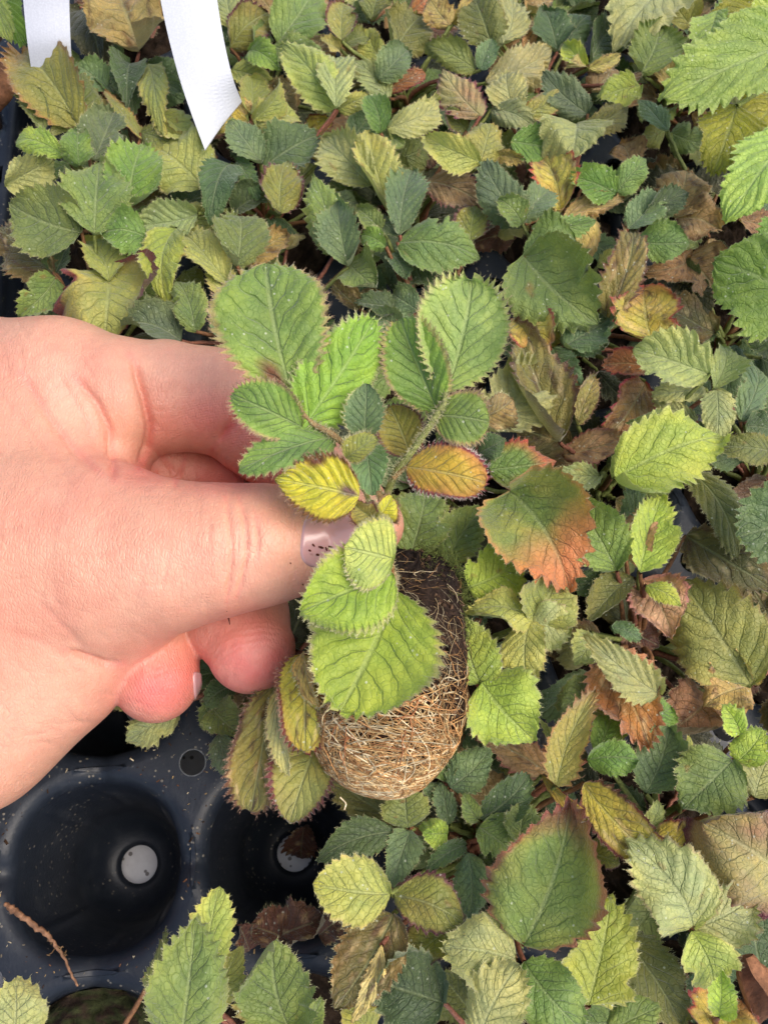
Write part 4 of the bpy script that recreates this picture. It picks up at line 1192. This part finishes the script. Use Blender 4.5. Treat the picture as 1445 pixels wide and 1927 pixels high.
def skin_mat():
    t = NT('skin'); tc = t.n('TexCoord').outputs['Object']
    col = t.n('Attribute', attribute_name='col').outputs['Color']; pad = t.n('Attribute', attribute_name='pad').outputs['Fac']
    mo = t.noise(tc, 260.0, 4.0, 0.6); m2 = t.noise(tc, 80.0, 3.0, .6)
    c = t.mix(t.math('MULTIPLY', t.ramp(mo, 0.45, 0.75), 0.22), col, (0.62, 0.22, 0.16))
    c = t.mix(t.math('MULTIPLY', t.ramp(m2, 0.55, 0.3), 0.18), c, (0.80, 0.52, 0.36))
    # fine skin relief: cells stretched across the finger, ridges on the pads
    mp = t.n('Mapping'); t.l(tc, mp.inputs[0]); mp.inputs['Scale'].default_value = (1.6, 0.75, 1.0); mp.inputs['Rotation'].default_value = (0, 0, 0.25)
    v1 = t.n('TexVoronoi', feature='DISTANCE_TO_EDGE'); t.l(mp.outputs[0], v1.inputs['Vector']); v1.inputs['Scale'].default_value = 1150.0
    h1 = t.ramp(v1.outputs['Distance'], 0.0, 0.25)
    mp2 = t.n('Mapping'); t.l(tc, mp2.inputs[0]); mp2.inputs['Scale'].default_value = (2.4, 0.55, 1.2)
    h2 = t.noise(mp2.outputs[0], 420.0, 3.0, .6); h3 = t.noise(tc, 3200.0, 2.0)
    w = t.n('TexWave', wave_type='RINGS', rings_direction='SPHERICAL'); wm = t.n('Mapping'); t.l(tc, wm.inputs[0]); cpad = P(470, 1190, 30) * MM
    wm.inputs['Location'].default_value = tuple(-cpad); t.l(wm.outputs[0], w.inputs[0]); w.inputs['Scale'].default_value = 700.0; w.inputs['Distortion'].default_value = 2.0; w.inputs['Detail Scale'].default_value = 0.2
    hp = t.math('MULTIPLY', w.outputs['Fac'], t.math('MULTIPLY', pad, 0.45))
    v3 = t.n('TexVoronoi', feature='DISTANCE_TO_EDGE'); t.l(mp.outputs[0], v3.inputs['Vector']); v3.inputs['Scale'].default_value = 620.0
    h4 = t.math('MULTIPLY', t.ramp(v3.outputs['Distance'], 0.0, 0.12), t.math('MULTIPLY', t.ramp(m2, 0.35, 0.65), 0.38))
    hh = t.math('ADD', h4, t.math('ADD', t.math('ADD', t.math('MULTIPLY', h1, 0.35), t.math('MULTIPLY', h2, 0.9)), t.math('ADD', t.math('MULTIPLY', h3, 0.3), hp)))
    nrm = t.bump(hh, 0.00019, 0.65)
    c = t.mix(t.math('MULTIPLY', t.math('SUBTRACT', 1.0, h1), 0.10), c, (0.5, 0.2, 0.14))
    b = t.pbsdf(c, t.math('ADD', 0.29, t.math('MULTIPLY', mo, 0.26)), 0.5, nrm, Subsurface_Weight=0.28, Subsurface_Scale=0.0022)
    b.inputs['Subsurface Radius'].default_value = (1.0, 0.35, 0.2)
    return t.done(b.outputs[0])
M['skin'] = skin_mat()
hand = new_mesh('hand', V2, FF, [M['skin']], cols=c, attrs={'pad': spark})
tag(hand, 'bare left hand pinching the uprooted seedling between thumb and forefinger', 'hand')
me = hand.data
def cast(px, py, f=hand_sdf, t0=60.0, it=60):
    px = np.asarray(px, float); d = ray(px, py).astype(np.float32); t = np.full(px.shape, t0, np.float32)
    for _ in range(it):
        p = CAM.astype(np.float32) + d * t[..., None]; t = t + np.clip(f(p), -2, 6) * 0.85
    return CAM + d * t[..., None]
def nail(cx, cy, hx, hy, tilt, tipw, lift, label, n=44, m=36):
    s, q = np.meshgrid(np.linspace(-1, 1, n), np.linspace(-1, 1, m), indexing='ij')
    ex = 3.6; k = (np.abs(s) ** ex + np.abs(q) ** ex) ** (1 / ex); mxn = np.maximum(np.abs(s), np.abs(q)); f_ = np.where(k > 1e-6, mxn / np.maximum(k, 1e-6), 1)
    s2, q2 = s * f_, q * f_
    ct, stl = math.cos(tilt), math.sin(tilt)
    x = cx + s2 * hx * ct - q2 * hy * stl; y = cy + s2 * hx * stl + q2 * hy * ct
    p = cast(x, y)
    g = np.stack([hand_sdf(p + np.eye(3)[k_] * .1) - hand_sdf(p - np.eye(3)[k_] * .1) for k_ in range(3)], -1); g /= np.linalg.norm(g, axis=-1, keepdims=True)
    edge = np.clip((1 - mxn) / 0.10, 0, 1)
    p = p + g * (lift * (0.15 + 0.85 * edge) * (1 + 0.8 * np.clip(s, 0, 1)))[..., None] - g * (0.35 * (1 - edge))[..., None]
    col = np.ones((n, m, 3)) * lin((196, 148, 148))
    fr = np.clip((s - (1 - tipw)) / 0.06, 0, 1)[..., None]; col = col * (1 - fr) + lin((206, 190, 186)) * fr
    lun = np.clip((-s - 0.86) / 0.08, 0, 1)[..., None] * .4; col = col * (1 - lun) + lin((222, 190, 186)) * lun
    nz = fnoise(s * 6, q * 5, 21, 2.4, 4); dirt = np.clip((nz - .55) * 6, 0, 1) * np.exp(-((s + .25) / .55) ** 2 - ((q - .35) / .3) ** 2)
    col = col * (1 - dirt[..., None]) + lin((110, 52, 44)) * dirt[..., None]
    i, j = np.meshgrid(np.arange(n - 1), np.arange(m - 1), indexing='ij')
    f = np.stack([i * m + j, i * m + j + 1, (i + 1) * m + j + 1, (i + 1) * m + j], -1).reshape(-1, 4)
    t_ = NT('fingernail_plate'); cl = t_.n('Attribute', attribute_name='col').outputs['Color']
    b = t_.pbsdf(cl, 0.24, 0.5, t_.bump(t_.noise(t_.n('TexCoord').outputs['Object'], 500.0, 2.0), 0.0001, 0.35), Subsurface_Weight=.2, Subsurface_Scale=.001, Coat_Weight=.3)
    o = new_mesh('fingernail', p.reshape(-1, 3), f, [t_.done(b.outputs[0])], hand, cols=col.reshape(-1, 3)); o['label'] = label; return o
nail(619, 1018, 55, 56, 0.10, 0.10, 0.40, 'thumbnail with specks of soil on it')
nail(371, 1296, 7, 34, -0.05, 0.2, 0.3, 'fingernail seen edge on', 12, 20)
spk = Bag()
for (x, y, l, a, w) in [(430, 1162, 26, 1.35, .17), (604, 1030, 10, .3, .22), (614, 1033, 8, 1.2, .16), (590, 1026, 7, .8, .18), (598, 1044, 7, .2, .22), (622, 1029, 9, .1, .2), (583, 1036, 5, .5, .2), (547, 1060, 3, 1, .12), (570, 1100, 3, 1, .12), (634, 1033, 8, .5, .12)]:
    a0, b0 = cast([x - math.cos(a) * l / 2], [y - math.sin(a) * l / 2])[0], cast([x + math.cos(a) * l / 2], [y + math.sin(a) * l / 2])[0]
    up_ = (CAM - a0) / np.linalg.norm(CAM - a0) * (.45 if x > 570 else .08)
    spk.tube([a0 + up_, (a0 + b0) / 2 + up_, b0 + up_], [w * .6, w, w * .5], 5, lin((96, 50, 42)))
keep(hand, spk.build('soil_speck', [M['soil']]))

# ------------------------------------------------------------------ the seedling in the hand
held = empty('held_seedling', P(728, 1050, 42))
tag(held, 'uprooted seedling held in the hand, pale tangled roots wrapped round its bare soil plug', 'seedling')
RG = np.array([(786, 1044, 10), (787, 1050, 40), (784, 1060, 68), (772, 1100, 95), (752, 1170, 122), (733, 1250, 143), (724, 1320, 148), (715, 1385, 136), (706, 1432, 112), (702, 1470, 82), (702, 1490, 50), (702, 1499, 20), (702, 1501, 2)], float)
ZP = 40.0
nu, nv = 220, 220
arc = np.concatenate([[0], np.cumsum(np.hypot(np.diff(RG[:, 1]), np.diff(RG[:, 2]))) ]); arc /= arc[-1]
tu = np.linspace(0, 1, nu); G = np.stack([np.interp(tu, arc, RG[:, k]) for k in range(3)], -1)
for _ in range(4): G[1:-1] = (G[:-2] + 2 * G[1:-1] + G[2:]) / 4
ctrs = P(G[:, 0], G[:, 1], ZP - 0.0); rad = G[:, 2] * mmpx(ctrs)
tgp = np.gradient(ctrs, axis=0); axm = ctrs[-1] - ctrs[5]; axm /= np.linalg.norm(axm)
e1 = np.cross(axm, [0, 0, 1.0]); e1 /= np.linalg.norm(e1); e2 = np.cross(e1, axm)
th = np.arange(nv) / nv * 2 * math.pi
TU, TH = np.meshgrid(tu, th, indexing='ij')
lump = 0.55 * fnoise(TU * 7, np.cos(TH) * 3, 11, 1.4, 4) + 0.3 * fnoise(TU * 30, np.sin(TH) * 12 + np.cos(TH) * 9, 12, 1.2, 3)
ribs = -0.45 * np.clip(np.cos(8 * TH + .6), 0, 1) ** 6 * np.clip(TU * 3 - 1, 0, 1)
def plug_pt(tu_, th_, off=0.0, jit=None):
    c_ = np.stack([np.interp(tu_, tu, ctrs[:, k]) for k in range(3)], -1); r_ = np.interp(tu_, tu, rad)
    dirn = np.cos(th_)[..., None] * e1 + np.sin(th_)[..., None] * e2
    return c_ + dirn * (r_ + off)[..., None]
PV = plug_pt(TU, TH, lump * np.clip(rad[:, None] / 6, 0, 1) + ribs)
rr = np.random.default_rng(5)
lump = lump + .55 * fnoise(TU * 45, np.sin(TH) * 22 + np.cos(TH) * 25, 13, 1.3, 2) * np.clip(TU * 8, 0, 1)
PV = plug_pt(TU, TH, lump * np.clip(rad[:, None] / 6, 0, 1) + ribs)
low = np.clip((TU - 0.48) / 0.16 + .25 * lump, 0, 1)[..., None]
pc = lin((58, 44, 36)) * (1 - low) + lin((60, 42, 33)) * low; dk = np.clip((0.36 - TU) / .2, 0, 1)[..., None]; pc = pc * (1 - dk) + lin((38, 30, 27)) * dk
pc = pc * rr.uniform(.55, 1.35, (nu, nv, 1))
i, j = np.meshgrid(np.arange(nu - 1), np.arange(nv), indexing='ij'); j2 = (j + 1) % nv
f = np.stack([i * nv + j, i * nv + j2, (i + 1) * nv + j2, (i + 1) * nv + j], -1).reshape(-1, 4)
keep(held, new_mesh('root_plug', PV.reshape(-1, 3), f, [M['soil']], cols=pc.reshape(-1, 3)))
rb = Bag(); fb = Bag()
def crawl(u0, t0, steps, du, dt, wig, r, col, off=0.35, bag=rb, lift=0.25, sides=4):
    u_, t_ = u0, t0; a, b = [u_], [t_]; va, vb = du, dt; lim = rr.uniform(.38, .56) if bag is rb and u0 > .49 else .02
    for _ in range(steps - 1):
        va += rr.normal(0, wig * .006); vb += rr.normal(0, wig * .05); u_ = np.clip(u_ + va, lim, .985); t_ += vb; a.append(u_); b.append(t_)
    a, b = np.array(a), np.array(b); lu = off + lift * np.sin(np.linspace(0, math.pi, steps)) + rr.normal(0, .05, steps)
    p = plug_pt(a, b, lu + .3 * fnoise(a * 7, np.cos(b) * 3, 11, 1.4, 4))
    rad_ = np.interp(a, tu, rad)
    bag.tube(p, np.linspace(r, r * .55, steps), sides, col)
tan = [lin((216, 184, 132)), lin((230, 204, 156)), lin((200, 162, 108)), lin((170, 126, 80)), lin((238, 220, 182)), lin((204, 152, 98))]
for k in range(4600):
    u0 = 1 - abs(rr.normal(0, .24)); 
    if u0 < rr.uniform(.44, .64) or u0 > .985: continue
    t0 = rr.uniform(0, 2 * math.pi); hor = rr.uniform() < .72
    if fnoise(np.array([u0 * 22]), np.array([t0 * 4.2]), 66, 1.0, 2)[0] > .12 and rr.uniform() < .88: continue
    sc = 1 / max(.25, np.interp(u0, tu, rad) / 12)
    crawl(u0, t0, rr.integers(7, 15), (rr.normal(0, .0035) if hor else rr.normal(0, .010)), (rr.choice([-1, 1]) * rr.uniform(.03, .075) * sc if hor else rr.normal(0, .02)), .8, rr.uniform(.06, .17),
          tan[rr.integers(6)] * rr.uniform(.5, 1.15), off=rr.uniform(.1, .7), lift=rr.uniform(0, .35))
for k in range(620):
    crawl(rr.uniform(.84, .98), rr.uniform(0, 6.28), rr.integers(6, 12), rr.normal(0, .006), rr.normal(0, .12), .5, rr.uniform(.08, .2), tan[rr.integers(6)] * rr.uniform(.75, 1.2), off=rr.uniform(.1, .6))
for k in range(480):
    u0 = rr.uniform(.16, .62); crawl(u0, rr.uniform(0, 6.28), rr.integers(4, 8), rr.normal(.004, .007), rr.normal(0, .03), 1.5, rr.uniform(.03, .07), tan[rr.integers(6)] * rr.uniform(.2, .9), off=rr.uniform(-.1, .5), lift=rr.uniform(0, .9))
for t0 in (1.07, 1.90):   # rust coloured strands down the flutes
    for q in range(13): crawl(rr.uniform(.52, .82), t0 + rr.normal(0, .05), rr.integers(5, 10), .012, rr.normal(0, .01), .5, rr.uniform(.08, .16), [lin((200, 138, 92)), lin((212, 158, 110)), lin((176, 116, 76))][rr.integers(3)], off=rr.uniform(.4, 1.0))
crumb_bag = Bag()
for k in range(1500):
    u0, t0_, sz = rr.uniform(.02, .62), rr.uniform(0, 6.28), abs(rr.normal(0, .26)) + .12
    p0 = plug_pt(np.array([u0]), np.array([t0_]), np.array([rr.uniform(-.1, .45)]))[0]
    a_ = rr.normal(0, 1, (3, 3)); a_ /= np.linalg.norm(a_, axis=1, keepdims=True); a_ *= sz * rr.uniform(.5, 1.3, (3, 1))
    vv = np.array([p0 + a_[0], p0 + a_[1], p0 - a_[0], p0 - a_[1], p0 + a_[2], p0 - a_[2]])
    crumb_bag.add(vv, [(0, 1, 4, 4), (1, 2, 4, 4), (2, 3, 4, 4), (3, 0, 4, 4), (1, 0, 5, 5), (2, 1, 5, 5), (3, 2, 5, 5), (0, 3, 5, 5)], lin((72, 56, 44)) * (rr.uniform(.25, 1.5) if rr.uniform() < .85 else rr.uniform(2, 4)))
fq = [f_[:, :3] for f_ in crumb_bag.f]
o = keep(held, new_mesh('peat', np.concatenate(crumb_bag.v), np.concatenate(fq), [M['soil']], smooth=False, cols=np.concatenate(crumb_bag.c))); o['kind'] = 'stuff'
o = keep(held, rb.build('root', [M['root']])); o['kind'] = 'stuff'; o['label'] = 'tangle of pale tan roots wrapped round the plug'
for pts in ([(868, 1212), (876, 1228), (874, 1262), (868, 1286)], [(860, 1320), (866, 1345), (862, 1370)], [(846, 1385), (854, 1398), (858, 1412)], [(640, 1500), (652, 1512), (648, 1524)], [(600, 1240), (612, 1232), (620, 1246)]):
    q = np.array([P(x, y, ZP + 1) for x, y in pts]); t = np.linspace(0, 1, 16); q = np.stack([np.interp(t, np.linspace(0, 1, len(pts)), q[:, k]) for k in range(3)], -1)
    for _ in range(3): q[1:-1] = (q[:-2] + 2 * q[1:-1] + q[2:]) / 4
    lb = Bag(); lb.tube(q, .13, 6, tan[4]); keep(held, lb.build('loose_root', [M['root']]))
mb = Bag()
def tuft(p, n_, ln, cl, spread=1.0):
    for _ in range(n_):
        s = p + rr.normal(0, .5 * spread, 3); d = np.array(rr.normal(0, 1, 3)); d /= np.linalg.norm(d); d = d * .8 + (CAM - p) / np.linalg.norm(CAM - p) * .5
        a = s + d * ln * rr.uniform(.5, 1); b = a + rr.normal(0, .35 * ln, 3)
        mb.tube(bez(s, s + d * ln * .4, a, b, 6), np.linspace(.09, .03, 6), 4, cl * rr.uniform(.6, 1.35))
mcol = lin((92, 102, 50))
for k in range(40):
    x = rr.uniform(790, 858); y = 1040 + (x - 790) * .12 + rr.normal(0, 7); tuft(P(x, y, ZP + 5 + rr.uniform(-4, 4)), 6, 1.0, mcol)
for k in range(60):
    y = rr.uniform(1050, 1225); x = np.interp(y, [1050, 1110, 1225], [852, 874, 880]) + rr.normal(-2, 6); tuft(P(x, y, ZP + 2 + rr.uniform(-3, 3)), 6, 1.1 * (1 if y < 1180 else .6), mcol)
for k in range(40): tuft(P(rr.uniform(760, 860), rr.uniform(1060, 1130), ZP + 8), 4, .7, lin((84, 84, 48)))
o = keep(held, mb.build('moss', [M['moss']])); o['kind'] = 'stuff'
# stems (px points, z, radius mm)
hb = Bag(); hs = Bag()
def stem(pts, r0, r1, col, hairy=True):
    p = np.array([P(x, y, z) for x, y, z in pts]); t = np.linspace(0, 1, 28); p = np.stack([np.interp(t, np.linspace(0, 1, len(pts)), p[:, k]) for k in range(3)], -1)
    for _ in range(3): p[1:-1] = (p[:-2] + 2 * p[1:-1] + p[2:]) / 4
    hs.tube(p, np.linspace(r0, r1, 28), 10, col)
    if hairy:
        L_ = np.linalg.norm(np.diff(p, axis=0), axis=1).sum()
        for _ in range(int(L_ * 22)):
            k = rr.integers(1, 27); s = p[k] + (p[k] - p[k - 1]) * rr.uniform(); d = rr.normal(0, 1, 3); d /= np.linalg.norm(d); rr0 = r0 + (r1 - r0) * k / 28
            hb.tube([s + d * rr0 * .9, s + d * (rr0 + .35), s + d * (rr0 + rr.uniform(.5, .9)) + rr.normal(0, .1, 3)], [.035, .028, .012], 3 + 1, lin((206, 200, 160)))
sg = lin((140, 146, 84)); sbn = lin((150, 124, 84))
stem([(736, 1052, 42), (728, 1000, 46), (722, 950, 54), (742, 890, 60), (778, 845, 64), (806, 806, 66), (828, 768, 68)], .75, .5, sg)
stem([(828, 772, 68), (836, 758, 68.5), (838, 740, 68.5)], .5, .35, sg)
stem([(722, 950, 54), (702, 900, 58), (664, 850, 62), (620, 812, 65), (590, 800, 66), (556, 762, 67)], .7, .4, sbn)
stem([(736, 1052, 42), (742, 1090, 52), (738, 1112, 58)], .55, .4, lin((168, 128, 76)))
stem([(726, 980, 48), (712, 960, 58), (700, 945, 63)], .6, .4, sg)
stem([(714, 1018, 60), (728, 1040, 57), (738, 1062, 52), (740, 1100, 50)], .35, .4, lin((150, 110, 62)))
stem([(700, 960, 56), (688, 925, 60), (668, 905, 62)], .5, .35, sg); stem([(740, 900, 60), (756, 885, 61), (768, 878, 62)], .45, .35, sbn)
stem([(806, 806, 66), (815, 792, 67), (822, 778, 67)], .4, .3, sg); stem([(690, 905, 58), (690, 860, 60), (688, 826, 62)], .4, .3, sg)
keep(held, hs.build('stem', [M['stem']])); keep(held, hb.build('stem_hair', [M['hair']]))['kind'] = 'stuff'
# leaves: base, tip, width px, z base, z tip, style, roll, fold, extras
HL = [
 (556, 764, 500, 492, 214, 66, 72, 'HG', 0, .10, dict(ab=(.98, .60), arch=.06, cup=.10, bend=-.03, patches=[(.16, -.35, .13, (116, 76, 50))], label='largest broad rounded green leaf')),
 (570, 806, 706, 600, 126, 66, 71, 'HL', 14, -.30, dict(ab=(.6, .62), arch=.05, label='bright lime leaf folded along its middle')),
 (568, 803, 438, 742, 92, 66, 70, 'HG', -8, .12, dict(ab=(.62, .6), arch=.1, cup=.2)),
 (632, 822, 450, 884, 78, 63, 66, 'HG', 10, .1, dict(ab=(.5, .6), arch=.12, cup=.25)),
 (676, 934, 516, 902, 118, 63, 65, 'HK', 0, .08, dict(ab=(.52, .82), arch=.08, cup=.15, pleat=.034, patches=[(.12, .1, .12, (112, 82, 80)), (.55, .85, .12, (112, 66, 44))], label='yellow leaf with scorched brown edge')),
 (686, 826, 690, 722, 70, 64, 70, 'D2', 0, .15, dict(ab=(.55, .62), arch=.05)),
 (688, 832, 700, 928, 62, 61, 63, 'D2', 0, .2, dict(ab=(.55, .6), arch=.06)),
 (652, 862, 708, 822, 44, 63, 66, 'Y', 0, .3, dict(arch=.1)),
 (838, 742, 888, 526, 176, 66, 73, 'HP', 0, .08, dict(ab=(.86, .60), arch=.04, cup=-.08, bend=.03, label='broad rounded pale green leaf')),
 (824, 774, 752, 598, 100, 64, 70, 'HG', -18, .30, dict(ab=(.62, .55), arch=.06)),
 (818, 780, 920, 794, 98, 66, 68, 'HG', 0, .1, dict(ab=(.6, .5), arch=.12, cup=.2)),
 (905, 790, 966, 752, 52, 60, 62, 'T', 20, .4, dict(wav=.15, label='dry tan leaf scrap')),
 (774, 858, 734, 764, 92, 56, 60, 'Op', 0, .12, dict(ab=(.6, .5))),
 (764, 878, 914, 908, 104, 62, 65, 'HR', 0, .08, dict(ab=(.52, .45), arch=.1, cup=.12, hcol=(214, 196, 186), label='reddish yellow leaf with purple edge')),
 (706, 980, 738, 936, 40, 58, 61, 'HK', 20, .4, dict(wav=.2)), (704, 978, 664, 948, 42, 60, 62, 'Yp', -20, .4, dict(wav=.2)), (700, 975, 720, 1000, 36, 60, 61, 'Y', 10, .4, dict(wav=.15)),
 (740, 1052, 648, 1030, 124, 64, 67, 'YL', -6, .1, dict(ab=(.5, .55), arch=.08, label='pale hanging leaf showing its underside')),
 (738, 1080, 566, 1150, 150, 62, 64, 'HL', 4, .10, dict(ab=(.52, .74), arch=.06, label='light green toothed leaf over the plug')),
 (744, 1116, 640, 1334, 236, 56, 58, 'HL', 8, .12, dict(ab=(.62, .58), teeth=18, bend=-.03, arch=.05, cup=-.05, label='wide green leaf hanging over the roots')),
 (572, 1232, 574, 1412, 116, 44, 46, 'Kp', 0, .1, dict(ab=(.5, .55), arch=.08)),
 (516, 1290, 472, 1526, 106, 32, 34, 'Ot', 0, .1, dict(ab=(.6, .45))),
 (604, 1380, 544, 1546, 116, 34, 38, 'Yp', 6, .15, dict(ab=(.6, .6))),
 (524, 1300, 546, 1462, 30, 38, 42, 'YP', 30, .3, dict()),
 (570, 1225, 600, 1330, 26, 47, 48, 'K', 35, .4, dict(wav=.15)),
]
for q, (bx, by, tx, ty, w, zb, zt, sty, roll, fold, ex) in enumerate(HL):
    B, T = P(bx, by, zb), P(tx, ty, zt); W_ = w * mmpx((B + T) / 2); ex = dict(ex); lb_ = ex.pop('label', None); big = w > 80
    o = leaf_mesh(held, B, T, W_, sty, 300 + q, roll=roll, fold=fold * 1.5 + .06, teeth=ex.pop('teeth', 22 if big else 14), nu=150 if big else 80, nv=52 if big else 28, pleat=ex.pop('pleat', .009),
                  nlat=7, hair=4 if big else 3, mat='leaf_hero', slope=.5, hairlen=.48, tooth=.85, curl=.45, wav=ex.pop('wav', .04), **ex)
    if lb_: o['label'] = lb_
for (a, b, c_) in [((736, 1052, 42), (640, 1180, 30), (572, 1232, 44)), ((640, 1180, 30), (560, 1240, 30), (520, 1296, 32)), ((640, 1200, 26), (620, 1300, 24), (600, 1382, 34))]:
    pass
print('leaves', LEAFSTAT[0])
